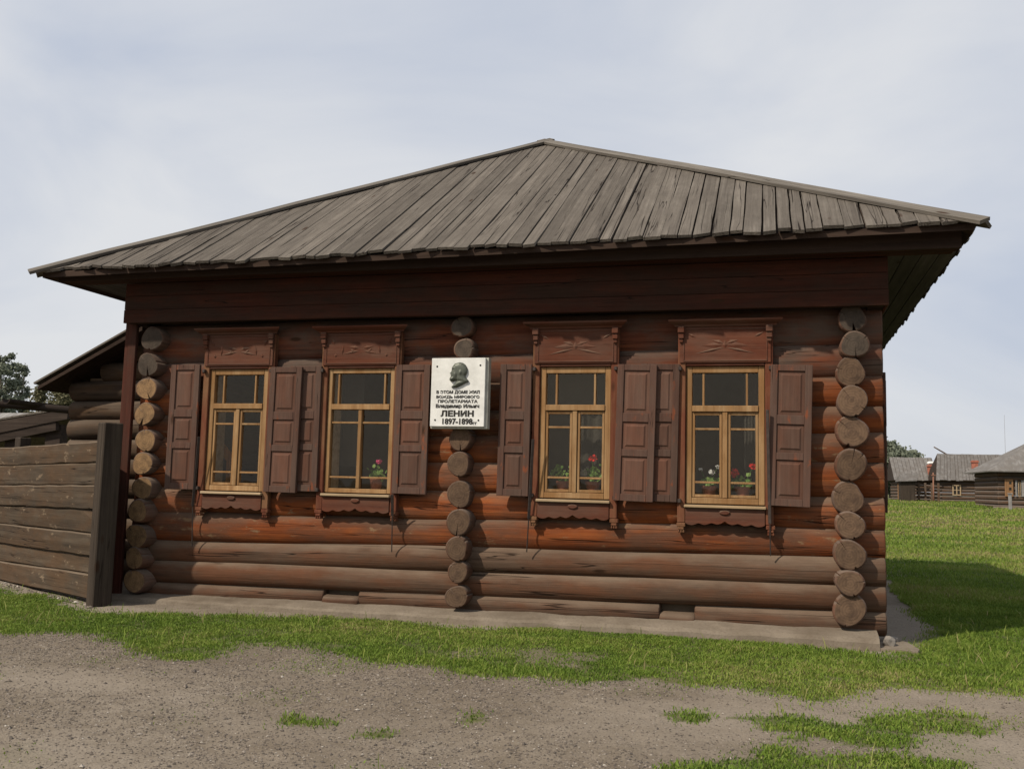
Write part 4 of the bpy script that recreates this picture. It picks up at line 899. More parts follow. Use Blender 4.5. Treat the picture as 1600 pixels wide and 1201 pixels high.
def potted(u, vpot, spread, height, flowers, label, win, pr=0.075, lean=0.0, nleaf=90):
    w = WINS[win]; yy = -0.02; P = onY(u, vpot, yy); z0 = w['z0']+0.031; x = P[0]
    t = thing('potted_geranium', (x, yy, z0), label, 'potted plant')
    prof = [(0.0, 0.0), (pr*0.72, 0.0), (pr, 0.125), (pr*1.1, 0.126), (pr*1.1, 0.155), (pr*0.98, 0.155), (pr*0.95, 0.13), (0.0, 0.128)]
    v, f = lathe(prof); obj('pot', mesh('pot', v, f, False), M['terracotta'], t, Matrix.Translation((x, yy, z0)))
    pts = []; stems = []
    for s in range(7):
        a = random.uniform(0, 6.28); d = random.uniform(0.2, 1.0)*spread; top = Vector((x+d*math.cos(a)+lean, yy+min(0.08, max(-0.07, d*0.5*math.sin(a))), z0+0.15+height*random.uniform(0.45, 1.0))); stems.append(top)
        base = Vector((x, yy, z0+0.13))
        for q in range(nleaf//7):
            k = random.uniform(0.25, 1.05); c = base.lerp(top, k)+Vector((random.gauss(0, 0.028), random.gauss(0, 0.015), random.gauss(0, 0.025)))
            c.y = max(-0.10, min(0.12, c.y)); pts.append(c)
    me = foliage_mesh('foliage', pts, 0.026); obj('foliage', me, M['leaf'], t)
    bm = bmesh.new()
    tips = [Vector(onY(fu, fv, yy-0.03)) for fu, fv, fm, fr_ in flowers]
    for top in stems+tips:
        b0 = Vector((x, yy, z0+0.13)); d = top-b0; mm = Matrix.Translation(b0+d/2) @ d.to_track_quat('Z', 'Y').to_matrix().to_4x4()
        bmesh.ops.create_cone(bm, segments=5, radius1=0.004, radius2=0.003, depth=d.length, matrix=mm)
    obj('stems', bmmesh('stems', bm), None, t)
    bpy.data.objects[COL.objects[-1].name].data.materials.append(M['leaf'])
    for (fu, fv, fm, fr_), c in zip(flowers, tips):
        ps = []
        for q in range(26):
            dv = Vector((random.gauss(0, 1), random.gauss(0, 1), random.gauss(0, 1))).normalized()*fr_*random.uniform(0.6, 1.0); ps.append(c+Vector((dv.x, dv.y*0.7, dv.z*0.8)))
        obj('flower', foliage_mesh('flower', ps, fr_*0.36), M[fm], t)
potted(588, 745, 0.09, 0.10, [(592, 721, 'petal_pink', 0.036)], 'potted geranium with a single pink flower behind the window', 1)
potted(880, 755, 0.13, 0.22, [], 'leafy potted plant without flowers in the curtained window', 2)
potted(926, 755, 0.08, 0.16, [(926, 716, 'petal_red', 0.046)], 'potted geranium with one red flower in the curtained window', 2)
potted(1108, 765, 0.11, 0.10, [(1095, 733, 'petal_white', 0.022), (1112, 737, 'petal_white', 0.034), (1121, 729, 'petal_white', 0.024)], 'potted geranium with small white flowers in the window', 3)
potted(1160, 767, 0.14, 0.10, [(1146, 738, 'petal_red', 0.052), (1177, 728, 'petal_red', 0.042)], 'potted geranium with two red flowers beside the white-flowered one', 3)
# wooden chair inside the first window
cx, cy = -7.80, 0.55
ch = thing('wooden_chair', (cx, cy, 0.4), 'orange-brown wooden chair seen inside through the first window', 'chair')
obj('seat', box('seat', cx-0.22, cx+0.22, cy-0.2, cy+0.22, 1.02, 1.06, 0.008), M['chair'], ch)
for sx in (-0.19, 0.19):
    for sy in (-0.17, 0.19): obj('leg', box('leg', cx+sx-0.02, cx+sx+0.02, cy+sy-0.02, cy+sy+0.02, 0.402, 1.018, 0.004), M['chair'], ch)
bkp = [(cx-0.2, 1.08)]+[(cx-0.2+0.4*i/10, 1.80+0.16*math.sin(math.pi*i/10)) for i in range(11)]+[(cx+0.2, 1.08), (cx+0.15, 1.08)]+[(cx+0.15-0.3*i/10, 1.70+0.12*math.sin(math.pi*i/10)) for i in range(11)]+[(cx-0.15, 1.08)]
obj('backrest', prism('backrest', bkp, cy-0.2, cy-0.17), M['chair'], ch)
obj('back_slat', prism('back_slat', [(cx-0.05, 1.08), (cx+0.05, 1.08), (cx+0.07, 1.45), (cx+0.04, 1.78), (cx-0.04, 1.78), (cx-0.07, 1.45)], cy-0.197, cy-0.175), M['chair'], ch)
# ------------------------------------------------------------------ plank fence on the left
F0 = Vector((-8.47, -0.84, 0)); F1 = Vector((-11.45, 0.876, 0)); fd = (F1-F0).normalized(); fn = Vector((-fd.y, fd.x, 0)); fn = fn if fn.y < 0 else -fn
def onF(u, v):
    d = Vector(ray(u, v)); c = Vector(CAM); t = (F0-c).dot(fn)/d.dot(fn); return c+d*t
fence = thing('plank_fence', (-11, 0.6, 0), 'tall dark fence of heavy horizontal hewn planks beside the house', 'fence')
ya0 = [700, 728, 758, 789, 817, 848, 876, 905]; yb0 = [690, 723, 758, 797, 834, 870, 898, 938]
fa = [onF(0, v).z for v in ya0]; fb = [onF(156, v).z for v in yb0]; ua = (onF(0, 800)-F0).dot(fd); ub = (onF(156, 800)-F0).dot(fd)
fang = math.atan2(fd.y, fd.x)
for i in range(7):
    rs = random.Random(i+50); Lf = 8.6; u0 = ub-0.02; nseg = 22; bm = bmesh.new(); prev = None
    th = rs.uniform(0.05, 0.075); fo = rs.uniform(-0.012, 0.012)
    prof = [(-0.5, 0.05), (-0.54, 0.5), (-0.5, 0.95), (-0.40, 1.0), (0.5, 1.0), (0.5, 0.0), (-0.40, 0.0)]
    for j in range(nseg+1):
        u = u0+Lf*j/nseg; tt = (u-ub)/(ua-ub); zt_ = fb[i]+(fa[i]-fb[i])*tt; zb_ = fb[i+1]+(fa[i+1]-fb[i+1])*tt; zb_ = max(zb_, -0.05)+0.006
        jz = rs.uniform(-0.006, 0.006); ring = []
        for (q, s) in prof:
            k = mnoise.noise(Vector((u*2.3, s*3, i*7.1)))*0.012
            # local frame: x along the fence away from the house, y = depth
            ring.append(bm.verts.new((u-u0, (q*th*2+fo+k), zb_+(zt_-zb_)*s+jz)))
        if prev: [bm.faces.new((prev[a], prev[(a+1) % 7], ring[(a+1) % 7], ring[a])) for a in range(7)]
        else: bm.faces.new(ring)
        prev = ring
    bm.faces.new(prev[::-1])
    # +y local should point away from the camera
    yv = -fn; p = F0+fd*u0
    Mx = Matrix(((fd.x, yv.x, 0, p.x), (fd.y, yv.y, 0, p.y), (0, 0, 1, 0), (0, 0, 0, 1)))
    obj('plank', bmmesh('fence_plank', bm), M['fence'], fence, Mx)
def post(u, w, d, h, off, jit=0.004):
    p = F0+fd*u; yv = -fn; Mx = Matrix(((fd.x, yv.x, 0, p.x), (fd.y, yv.y, 0, p.y), (0, 0, 1, 0), (0, 0, 0, 1)))
    obj('post', box('fence_post', -w/2, w/2, -d/2+off, d/2+off, -0.1, h, 0.012, jit), M['post'], fence, Mx)
post(ub-0.14, 0.20, 0.22, 2.10, 0.0); post(ub+3.4, 0.2, 0.16, 2.0, 0.20)
# rubble along the foot of the fence
k = 0
xr, yr, sr = [], [], []
for i in range(150):
    u = random.uniform(ub-0.3, ub+5); p = F0+fd*u+fn*random.uniform(0.08, 0.24); xr.append(p.x); yr.append(p.y); sr.append(random.uniform(0.008, 0.035))
obj('rubble', pebbles('rubble', np.array(xr), np.array(yr), np.array(sr), 0.15, M['gravel'], ''), label='broken stones scattered along the foot of the plank fence', cat='rubble', kind='stuff')
# ------------------------------------------------------------------ lean-to behind the fence
YA = 1.7
lean = thing('log_lean_to', (-10.4, YA, 0), 'log lean-to with sloping dark roof behind the plank fence', 'annex')
rA, rB = onY(198, 518, YA-0.5), onY(53, 601, YA-0.5)
wl = onY(127, 640, YA)[0]; sl_ = (rA[2]-rB[2])/(rA[0]-rB[0])
def lz(x): return rB[2]+(x-rB[0])*sl_
zr = [onY(160, v, YA)[2] for v in (556, 590, 618, 640, 664, 690, 712, 738)]
pw = obj('wall', boxes('lean_wall', [(wl+0.10, -8.95, YA+0.03, YA+0.10, 0.0, lz(wl+0.1)-0.12), (wl+0.03, wl+0.10, YA+0.105, 7.5, 0.0, lz(wl)-0.12)], 0), M['room'], lean)
z = 0.16; i = 0
while z < lz(-8.9)-0.1:
    xl = wl-0.12 if z < lz(wl)-0.16 else rB[0]+(z+0.18-rB[2])/sl_
    if xl < -9.2: log_at((xl, YA, z), (-8.93, YA, z+0.02), 0.152, 0.15, M['log_old'], M['end_grey'], pw, 1200+i)
    i += 1; z += 0.285
for i in range(9):
    z = 0.3+i*0.285
    if z < lz(wl)-0.2: log_at((wl+0.10, YA+0.16, z), (wl+0.10, 7.5, z), 0.13, 0.13, M['log_old'], M['end_dark'], pw, 1300+i)
# its sloping roof: planks running down the slope
rr_ = obj('roof', mesh('lean_roof', [(rB[0]+0.05, YA-0.48, rB[2]-0.02), (-9.66, YA-0.48, lz(-9.66)-0.04), (-9.66, 8, lz(-9.66)-0.04), (rB[0]+0.05, 8, rB[2]-0.02), (rB[0]+0.05, YA-0.48, rB[2]-0.07), (-9.66, YA-0.48, lz(-9.66)-0.10), (-9.66, 8, lz(-9.66)-0.10), (rB[0]+0.05, 8, rB[2]-0.07)], [(0, 1, 2, 3), (7, 6, 5, 4), (0, 4, 5, 1), (1, 5, 6, 2), (2, 6, 7, 3), (3, 7, 4, 0)]), M['under'], lean)
y = YA-0.5; i = 0
while y < 8:
    w_ = random.uniform(0.17, 0.24); L_ = math.hypot(-9.66-rB[0], lz(-9.66)-rB[2]); ex = random.uniform(-0.04, 0.04)
    Mx = Matrix.Translation((rB[0], y, rB[2]+0.01)) @ Matrix.Rotation(-math.atan(sl_), 4, 'Y') @ Matrix.Rotation(-math.pi/2, 4, 'Z')
    obj('plank', box('lean_plank', -w_+0.008, 0, -ex, L_, 0, 0.03, 0.003), M['roof'], rr_, Mx); y += w_; i += 1
# ------------------------------------------------------------------ yard buildings on the far left
yr = 13.0
q0, q1 = onY(-60, 650, yr+2.2), onY(128, 632, yr+2.2)
barn = thing('yard_barn', (-22, yr, 0), 'low barn with a broad pale grey plank roof behind the yard', 'barn')
bx0, bx1 = onY(-130, 690, yr)[0], onY(127, 690, yr)[0]+3; bz0, bz1 = 2.15, 3.42
obj('wall', box('barn_wall', bx0+0.4, bx1-0.4, yr+0.4, yr+5.2, 0, bz0+0.1, 0), M['far_wall'], barn)
bro = obj('roof', mesh('barn_roof', [(bx0, yr, bz0-0.05), (bx1, yr, bz0-0.05), (bx1, yr+2.8, bz1-0.05), (bx0, yr+2.8, bz1-0.05), (bx1, yr+5.6, bz0-0.05), (bx0, yr+5.6, bz0-0.05)], [(0, 1, 2, 3), (3, 2, 4, 5), (0, 3, 5), (1, 4, 2), (0, 5, 4, 1)]), M['under'], barn)
u = bx0; ang = math.atan2(bz1-bz0, 2.8); Ls = math.hypot(2.8, bz1-bz0)
while u < bx1:
    w_ = random.uniform(0.19, 0.27); Mx = Matrix.Translation((u, yr, bz0)) @ Matrix.Rotation(ang, 4, 'X')
    obj('plank', box('barn_plank', 0.006, w_-0.006, random.uniform(-0.05, 0.02), Ls, 0, 0.03, 0), M['pale_roof'], bro, Mx); u += w_
yc = 7.6
can = thing('yard_canopy', (-17.5, yc, 0), 'dark open timber canopy with sloping edge board in the yard', 'canopy')
def q(u, v, y=yc): p = onY(u, v, y); return (p[0], p[2])
pe = [q(-140, 684), q(-140, 712), q(0, 682), q(70, 660), q(107, 658), q(109, 641), q(88, 643)]
obj('edge_board', prism('edge_board', [q(-140, 682), q(88, 643), q(109, 640), q(107, 655), q(70, 662), q(-140, 706)], yc-0.05, yc+0.03), M['dark_wood'], can)
obj('header', prism('header', [q(-140, 706.5), q(69, 662.5), q(88, 659), q(88, 672), q(-140, 718)], yc-0.02, yc+0.10), M['dark_wood'], can)
for ua_, ub_, vt in ((64, 88, 662), (40, 17, 670), (-40, -60, 685)):
    (xa, _z), (xb, _z2) = q(min(ua_, ub_), 690), q(max(ua_, ub_), 690)
    if ua_ == 40: continue
    obj('post', box('canopy_post', xa, xb, yc+0.11, yc+0.35, 0, q(ua_, vt)[1], 0.01), M['dark_wood'], can)
(xa, _z), (xb, _z2) = q(18, 690), q(40, 690); (xc, _), (xd, _) = q(64, 690), q(1, 690)
obj('infill_board', box('infill_board', xb, xc-0.01, yc+0.12, yc+0.16, 2.30, q(50, 668)[1], 0.004), M['dark_wood'], can)
obj('infill_board', box('infill_board', xd, xa, yc+0.12, yc+0.16, 2.0, q(8, 676)[1], 0.004), M['dark_wood'], can)
obj('post', box('canopy_post', xa-0.16, xa-0.001, yc+0.17, yc+0.33, 0, q(8, 676)[1], 0.01), M['dark_wood'], can)
pr_ = [q(-140, 681), q(88, 642), q(109, 639)]
obj('roof', mesh('canopy_roof', [(pr_[0][0], yc-0.06, pr_[0][1]+0.01), (pr_[2][0], yc-0.06, pr_[2][1]+0.01), (pr_[2][0], yc+2.6, pr_[2][1]-0.5), (pr_[0][0], yc+2.6, pr_[0][1]-0.5), (pr_[0][0], yc-0.06, pr_[0][1]+0.05), (pr_[2][0], yc-0.06, pr_[2][1]+0.05), (pr_[2][0], yc+2.6, pr_[2][1]-0.46), (pr_[0][0], yc+2.6, pr_[0][1]-0.46)], [(3, 2, 1, 0), (4, 5, 6, 7), (0, 1, 5, 4), (1, 2, 6, 5), (2, 3, 7, 6), (3, 0, 4, 7)]), M['roof'], can)
gb = thing('gutter_beam', tuple(onY(60, 634, 5.4)), 'dark round beam carrying a hollowed wooden gutter above the yard', 'beam')
pa, pb = Vector(onY(-40, 627, 5.2)), Vector(onY(132, 643, 6.4))
log_at(pa, pb, 0.075, 0.075, M['dark_wood'], M['end_dark'], gb, 1500)
n = 14; v = []; f = []
for j, xx in enumerate((0.0, 1.6)):
    for i in range(n+1):
        a = math.pi+math.pi*i/n; v += [(math.cos(a)*0.10, xx, math.sin(a)*0.10), (math.cos(a)*0.082, xx, math.sin(a)*0.082)]
m_ = (n+1)*2
for i in range(n):
    a = i*2; f += [(a, a+2, a+2+m_, a+m_), (a+1, a+1+m_, a+3+m_, a+3), (a, a+1, a+3, a+2), (a+m_, a+2+m_, a+3+m_, a+1+m_)]
f += [(0, m_, m_+1, 1), (n*2, n*2+1, m_+n*2+1, m_+n*2)]
gp = onY(9, 623, 5.0); obj('gutter', mesh('gutter', v, f), M['dark_wood'], gb, Matrix.Translation((gp[0], gp[1], gp[2])))
# supports that carry the beam (outside the frame on one end, the lean-to on the other)
obj('post', box('beam_post', pa.x-0.08, pa.x+0.08, pa.y-0.08, pa.y+0.08, 0, pa.z-0.06, 0.01), M['dark_wood'], gb)
# ------------------------------------------------------------------ far cabins across the field
def gable_cabin(name, label, x0, x1, yf, zg, ze, zr, dep, lean_x=0.0, lean_r=None, win=None, chim=None, chim_white=False, door=None):
    t = thing(name, ((x0+x1)/2, yf, zg), label, 'cabin')
    rows = int((ze-zg)/0.27); bm = bmesh.new()
    for i in range(rows+1):
        z = zg+(ze-zg)*i/rows-0.1; bm_box(bm, x0+0.3, x1-0.3, yf+0.35+(i % 2)*0.02, yf+dep-0.35, z, z+(ze-zg)/rows-0.025, 0.06)
    obj('wall', bmmesh('cabin_wall', bm), M['far_wall'], t)
    ym = yf+dep/2; th = 0.06; ex = lean_x; er = lean_x if lean_r is None else lean_r
    v = [(x0, yf, ze), (x1, yf, ze), (x1+er, ym, zr), (x0+ex, ym, zr), (x1, yf+dep, ze), (x0, yf+dep, ze)]; v = v+[(a, b, c+th) for a, b, c in v]
    f = [(0, 1, 2, 3), (3, 2, 4, 5), (6, 9, 8, 7), (9, 11, 10, 8), (0, 6, 7, 1), (4, 10, 11, 5), (0, 3, 9, 6), (3, 5, 11, 9), (1, 7, 8, 2), (2, 8, 10, 4), (0, 5, 3), (1, 2, 4), (6, 9, 11), (7, 10, 8)]
    ro = obj('roof', mesh('cabin_roof', v, f), M['dark_wood'], t)
    bm = bmesh.new(); u = x0; Ls = math.hypot(dep/2, zr-ze); rs = random.Random(int(x0*10))
    sl = (zr-ze)/(dep/2)
    ee = lambda x: ex+(er-ex)*(x-x0)/(x1-x0)
    while u < x1:
        w_ = rs.uniform(0.22, 0.4); a, b = u+0.012, min(u+w_, x1)-0.012; o0 = rs.uniform(-0.15, 0.02); lf = rs.uniform(0.07, 0.10)
        if b > a:
            vv = [bm.verts.new(p) for p in ((a, yf+o0, ze+o0*sl+lf), (b, yf+o0, ze+o0*sl+lf), (b+ee(b), ym, zr+lf), (a+ee(a), ym, zr+lf), (a, yf+o0, ze+o0*sl+lf-0.03), (b, yf+o0, ze+o0*sl+lf-0.03), (b+ee(b), ym, zr+lf-0.03), (a+ee(a), ym, zr+lf-0.03))]
            for q in ((0, 1, 2, 3), (7, 6, 5, 4), (0, 4, 5, 1), (1, 5, 6, 2), (2, 6, 7, 3), (3, 7, 4, 0)): bm.faces.new([vv[i] for i in q])
        u += w_
    o = obj('roof_boards', bmmesh('roof_boards', bm), M['far_roof'], ro); o['kind'] = 'stuff'
    if chim:
        cx, cz0, cz1, cw, cy = chim
        c = obj('chimney', boxes('chimney', [(cx-cw/2, cx+cw/2, cy-cw/2, cy+cw/2, cz0, cz1-0.18), (cx-cw/2-0.06, cx+cw/2+0.06, cy-cw/2-0.06, cy+cw/2+0.06, cz1-0.178, cz1-0.06), (cx-cw/2, cx+cw/2, cy-cw/2, cy+cw/2, cz1-0.058, cz1)], 0.01), M['brick'], ro)
        if chim_white: obj('chimney_cap', box('chimney_cap', cx-cw/2-0.03, cx+cw/2+0.03, cy-cw/2-0.03, cy+cw/2+0.03, cz1+0.002, cz1+0.30, 0.12), M['white'], ro)
    if win:
        for (a, b, c, d) in win:
            y = yf+0.33
            fw = obj('window', boxes('far_window', [(a, a+0.09, y-0.05, y, c, d), (b-0.09, b, y-0.05, y, c, d), (a+0.091, b-0.091, y-0.05, y, c, c+0.09), (a+0.091, b-0.091, y-0.05, y, d-0.09, d), ((a+b)/2-0.04, (a+b)/2+0.04, y-0.045, y, c+0.091, d-0.091), (a+0.091, (a+b)/2-0.041, y-0.04, y, (c+d)/2-0.03, (c+d)/2+0.03), ((a+b)/2+0.041, b-0.091, y-0.04, y, (c+d)/2-0.03, (c+d)/2+0.03)], 0.005), M['sill'], t)
            obj('pane', box('far_pane', a+0.02, b-0.02, y-0.015, y-0.005, c+0.02, d-0.02, 0), M['letters'], fw)
    return t
def fx(u, v, y): p = onY(u, v, y); return p[0], p[2]
YF = 80.0; zg = float(gz(10, YF))
ax0, az = fx(1397, 750, YF); ax1, _ = fx(1466, 750, YF); arz = fx(1430, 716, YF+3)[1]
gable_cabin('log_cabin', 'far log cabin with a white-capped red chimney on its grey roof', ax0, ax1, YF, zg, az, arz, 6.0, lean_x=-0.05, chim=(fx(1455, 730, YF+1)[0], az+0.2, fx(1455, 726, YF+1)[1], 0.60, YF+1), chim_white=True)
p = fx(1397, 752, YF); p2 = fx(1406, 778, YF)
door = box('door', p[0]+0.32, p2[0]+0.25, YF+0.26, YF+0.335, zg, p[1]-0.1, 0.02)
obj('door', door, M['plank_tan'], bpy.data.objects['log_cabin'])
YG = 76.0; zg2 = float(gz(14, YG))
bx0_, bz_ = fx(1462, 750, YG); bx1_, _ = fx(1580, 752, YG); brz = fx(1520, 711, YG+3)[1]
wx0, wz1 = fx(1489, 757, YG); wx1, wz0 = fx(1503, 774, YG)
gable_cabin('log_cabin', 'far log cabin with a bare red chimney and small cream window', bx0_, bx1_, YG, zg2, bz_, brz, 6.0, lean_x=0.60, lean_r=0.0, win=[(wx0, wx1, wz0, wz1)], chim=(fx(1523, 725, YG+1.2)[0], bz_+0.3, fx(1523, 719, YG+1.2)[1], 0.45, YG+1.2))
# small dark shed before them
YS = 73.0; zs_ = float(gz(9, YS)); s0, sz1 = fx(1407, 750, YS); s1, _ = fx(1430, 750, YS)
sh = thing('small_shed', ((s0+s1)/2, YS, zs_), 'tiny dark plank shed with a slanted board roof in the field', 'shed')
obj('wall', box('shed_wall', s0, s1, YS, YS+1.4, zs_-0.1, sz1-0.02, 0.02), M['post'], sh)
rz = fx(1424, 745, YS)[1]
obj('roof', mesh('shed_roof', [(s0-0.2, YS-0.25, sz1-0.05), (s1+0.1, YS-0.25, sz1+0.02), (s1+0.4, YS+0.8, rz+0.35), (s0+0.1, YS+0.8, rz+0.3), (s0-0.2, YS+1.7, sz1-0.05), (s1+0.1, YS+1.7, sz1), (s0-0.2, YS-0.25, sz1-0.11), (s1+0.1, YS-0.25, sz1-0.04), (s1+0.1, YS+1.7, sz1-0.06), (s0-0.2, YS+1.7, sz1-0.11)], [(0, 1, 2, 3), (3, 2, 5, 4), (0, 6, 7, 1), (1, 7, 8, 5, 2), (4, 5, 8, 9), (0, 3, 4, 9, 6), (9, 8, 7, 6)]), M['far_roof'], sh)
# rail fence
rf_ = thing('rail_fence', (*fx(1455, 780, 74)[:1], 74, zs_), 'old grey rail fence between the far cabins and shed', 'fence')
f0, f1 = fx(1432, 760, 74)[0], fx(1473, 760, 74)[0]
for i, v in enumerate((758, 764, 770, 776, 781)): log_at((f0, 74, fx(1440, v, 74)[1]), (f1, 74.4, fx(1440, v+1, 74)[1]), 0.09, 0.07, M['far_wall'], M['end_dark'], rf_, 1600+i, seg=8)
for i in range(4):
    x = f0+(f1-f0)*(i+0.3)/4; obj('post', box('rail_post', x-0.08, x+0.08, 73.78, 73.9, zs_-0.1, fx(1440, 754, 74)[1], 0.01), M['far_wall'], rf_)
p0 = fx(1459, 783, 72); p1 = fx(1459, 738, 72)
pl_ = thing('wooden_pole', (p0[0], 72, float(gz(12, 72))), 'thin reddish wooden pole standing before the far cabins', 'pole')
bm = bmesh.new(); bmesh.ops.create_cone(bm, segments=10, radius1=0.07, radius2=0.045, depth=p1[1]-p0[1]+0.2, cap_ends=True); obj('shaft', bmmesh('shaft', bm, True), M['pole'], pl_, Matrix.Translation((p0[0], 72, (p1[1]+p0[1]-0.2)/2)))
obj('cross_peg', box('cross_peg', p0[0]-0.16, p0[0]+0.16, 71.9, 71.95, p1[1]-0.25, p1[1]-0.18, 0.01), M['pole'], pl_)
# well sweep: forked post behind with a slanted pole
wa, wb = Vector(onY(1459, 698, 92)), Vector(onY(1496, 719, 92))
ws = thing('well_sweep', (wb.x, 92, float(gz(16, 92))), 'long slanted well sweep pole rising above the cabin roof', 'well sweep')
log_at(wb+(wb-wa)*0.5, wa, 0.10, 0.06, M['far_wall'], M['end_dark'], ws, 1700, seg=8)
obj('post', box('sweep_post', wb.x-0.1, wb.x+0.1, 91.85, 91.98, float(gz(16, 92))-0.1, wb.z+0.15, 0.02), M['far_wall'], ws)
an0, an1 = onY(1571, 712, 95), onY(1571, 648, 95)
am = thing('aerial_mast', (an0[0], 95, float(gz(23, 95))), 'very thin tall mast rising behind the far cabins', 'mast')
bm = bmesh.new(); hgt = an1[2]-1.0; bmesh.ops.create_cone(bm, segments=8, radius1=0.022, radius2=0.010, depth=hgt, cap_ends=True); obj('shaft', bmmesh('mast_shaft', bm), M['pale_roof'], am, Matrix.Translation((an0[0], 95, 1.0+hgt/2)))
# the nearer cabin at the right edge
YC = 58.0; zc_ = float(gz(14, YC)); cx0, ce = fx(1558, 735, YC); cz_r = fx(1600, 690, YC+3)[1]
cabc = thing('log_cabin', (cx0+3, YC, zc_), 'nearer log cabin with pale shutters and hip roof by the field', 'cabin')
rows = int((ce-zc_)/0.27); bm = bmesh.new()
for i in range(rows+1):
    z = zc_+(ce-zc_)*i/rows-0.05; bm_box(bm, cx0, cx0+7.5, YC+(i % 2)*0.02, YC+7.5, z, z+(ce-zc_)/rows-0.025, 0.07)
obj('wall', bmmesh('cabin_wall', bm), M['far_wall'], cabc)
e0 = (cx0-0.55, YC-0.6); e1 = (cx0+8.1, YC+8.1); ctop = ce+2.6; mxp = (cx0+3.75, YC+3.75)
v = [(e0[0], e0[1], ce), (e1[0], e0[1], ce), (e1[0], e1[1], ce), (e0[0], e1[1], ce), (mxp[0], mxp[1], ctop)]; v += [(a, b, c-0.08) for a, b, c in v[:4]]
obj('roof', mesh('hip_roof', v, [(0, 1, 4), (1, 2, 4), (2, 3, 4), (3, 0, 4), (0, 5, 6, 1), (1, 6, 7, 2), (2, 7, 8, 3), (3, 8, 5, 0), (8, 7, 6, 5)]), M['far_roof'], cabc)
obj('plinth', box('cabin_plinth', cx0-0.3, cx0+7.7, YC-0.35, YC-0.001, zc_-0.1, zc_+0.12, 0.03), M['concrete'], cabc)
s0_, st_ = fx(1570, 748, YC-0.1); s1_, sb_ = fx(1584, 776, YC-0.1)
so = obj('shutter', box('cabin_shutter', s0_, s1_, YC-0.10, YC-0.003, sb_, st_, 0.02), M['plank_tan'], cabc)
for v_ in (754, 763.5, 773):
    c = fx(1578.5, v_, YC-0.1); obj('knot_hole', box('knot_hole', c[0]-0.07, c[0]+0.07, YC-0.112, YC-0.101, c[1]-0.09, c[1]+0.09, 0.03), M['letters'], so)
for ua_, ub_ in ((1586.5, 1590.5), (1596, 1602)):
    a, zt1 = fx(ua_, 750, YC-0.1); b, zt0 = fx(ub_, 776, YC-0.1); obj('shutter', box('pale_shutter', a, b, YC-0.09, YC-0.003, zt0, zt1, 0.02), M['pale_roof'], cabc)
a, zt1 = fx(1591, 752, YC-0.05); b, zt0 = fx(1595.5, 776, YC-0.05); cw_ = obj('window', box('cabin_window', a, b, YC-0.05, YC-0.003, zt0, zt1, 0.01), M['sill'], cabc); obj('pane', box('cabin_pane', a+0.04, b-0.04, YC-0.06, YC-0.052, zt0+0.05, zt1-0.05, 0), M['letters'], cw_)
pp = fx(1579, 800, YC-3); pt_ = fx(1579, 772, YC-3)
po = thing('short_post', (pp[0], YC-3, float(gz(pp[0], YC-3))), 'short pale post standing in the grass before the nearer cabin', 'post')
obj('shaft', box('post_shaft', pp[0]-0.09, pp[0]+0.09, YC-3.1, YC-2.92, float(gz(pp[0], YC-3))-0.05, pt_[1], 0.02, 0.01), M['pale_roof'], po)
obj('cap', box('post_cap', pp[0]-0.13, pp[0]+0.13, YC-3.14, YC-2.88, pt_[1]+0.002, pt_[1]+0.07, 0.02), M['pale_roof'], po)
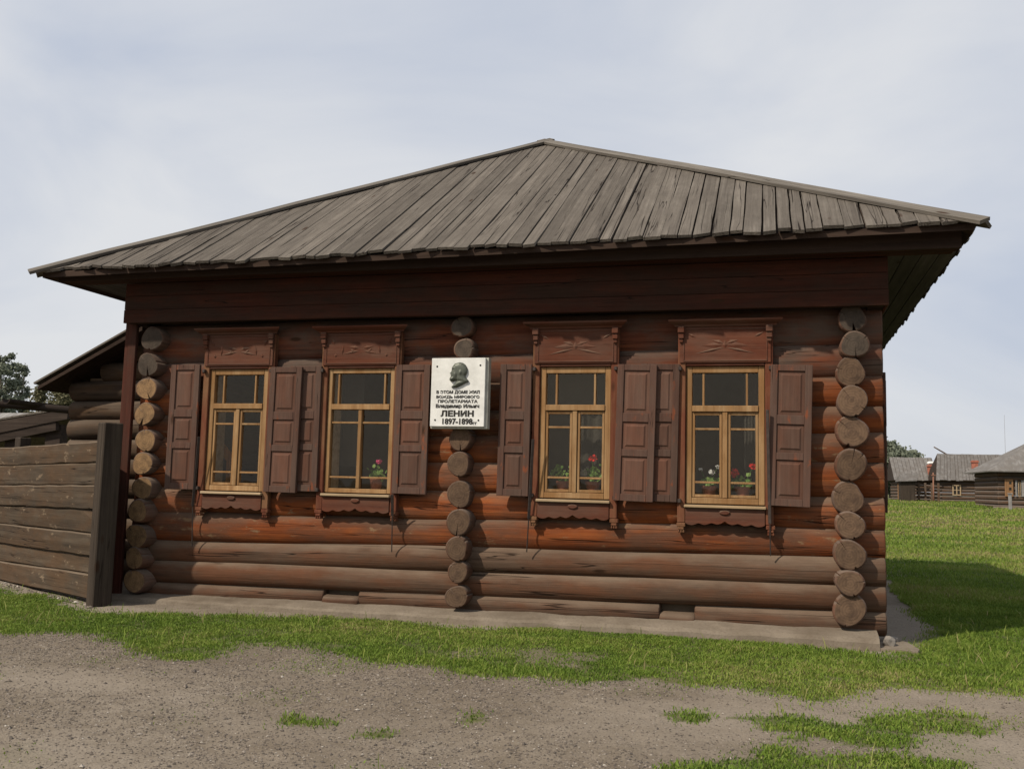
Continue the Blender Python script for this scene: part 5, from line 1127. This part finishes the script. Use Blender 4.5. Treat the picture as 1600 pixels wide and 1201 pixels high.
# ------------------------------------------------------------------ trees
def tree(label, x, y, h, r, n, leaf, mat, seed, trunk_h=0.3, shape='round', group=None, name='tree'):
    rs = random.Random(seed); z0 = float(gz(x, y)); t = thing(name, (x, y, z0), label, 'tree', group)
    bm = bmesh.new()
    def limb(a, b, r0, r1):
        d = b-a; bmesh.ops.create_cone(bm, segments=7, radius1=r0, radius2=r1, depth=d.length, matrix=Matrix.Translation(a+d/2) @ d.to_track_quat('Z', 'Y').to_matrix().to_4x4())
    base = Vector((x, y, z0-0.2)); top = Vector((x+rs.uniform(-.4, .4), y, z0+h*0.9)); limb(base, base.lerp(top, 0.5), 0.028*h, 0.018*h); limb(base.lerp(top, 0.5), top, 0.018*h, 0.004*h)
    clumps = []
    for i in range(60):
        k = trunk_h+(1-trunk_h)*rs.random(); a = rs.uniform(0, 6.28)
        env = math.sin(math.pi*min(1, max(0.04, (k-trunk_h)/(1-trunk_h)))**0.8) if shape == 'round' else (0.35+0.65*math.sin(math.pi*((k-trunk_h)/(1-trunk_h))**0.7))
        d = r*env*rs.uniform(0.35, 1.0); c = Vector((x+d*math.cos(a), y+d*math.sin(a), z0+h*k)); s = base.lerp(top, max(0.15, k-0.18)); limb(s, c, 0.008*h*(1.1-k), 0.002*h); clumps.append((c, r*rs.uniform(0.12, 0.30)))
    obj('trunk', bmmesh('trunk', bm), M['bark'], t)
    pts = []; 
    for i in range(n):
        c, cr = clumps[rs.randrange(len(clumps))]; d = Vector((rs.gauss(0, 1), rs.gauss(0, 1), rs.gauss(0, 0.8)))*cr*0.55; pts.append(c+d)
    random.seed(seed); obj('crown', foliage_mesh('crown', pts, leaf, up=0.5), mat, t)
def tree_px(u, vtop, y, r, n, mat, seed, label, shape='round', leaf=0.28, th=0.25, group=None):
    P = onY(u, vtop, y); tree(label, P[0], y, P[2]-float(gz(P[0], y)), r, n, leaf, mat, seed, th, shape, group)
tree_px(8, 553, 62, 2.2, 9360, M['tree_leaf_hazed'], 1, 'tall grey-green poplar, highest of the trees behind the yard', 'tall', 0.105, 0.2)
tree_px(34, 572, 66, 1.4, 5720, M['tree_leaf_hazed'], 2, 'slim dark poplar with leaning top beside the tallest poplar', 'tall', 0.10, 0.2)
tree_px(-45, 560, 64, 2.6, 6500, M['tree_leaf_hazed'], 3, 'broad poplar at the edge of the yard trees', 'tall', 0.11, 0.2)
tree_px(66, 604, 60, 2.0, 6240, M['tree_leaf_hazed2'], 4, 'low olive-green bushy tree right of the slim dark poplar', 'round', 0.105, 0.1)
tree_px(96, 608, 58, 2.0, 6240, M['tree_leaf_hazed2'], 5, 'low rounded yellowish tree beside the lean-to roof', 'round', 0.105, 0.1)
tree_px(122, 606, 61, 1.9, 5720, M['tree_leaf_hazed2'], 6, 'low yellowish tree half hidden by the lean-to wall', 'round', 0.105, 0.1)
tree_px(1390, 696, 120, 3.4, 8320, M['tree_leaf_hazed'], 7, 'tallest green tree behind the cabin with white-capped chimney', 'round', 0.19, 0.15)
tree_px(1406, 704, 124, 3.0, 6240, M['tree_leaf_hazed'], 8, 'rounded green tree next to the tallest one behind the cabins', 'round', 0.19, 0.15)
tree_px(1427, 709, 128, 2.4, 5200, M['tree_leaf_hazed'], 9, 'small dark treetop showing over the far cabin roof ridge', 'round', 0.18, 0.15)
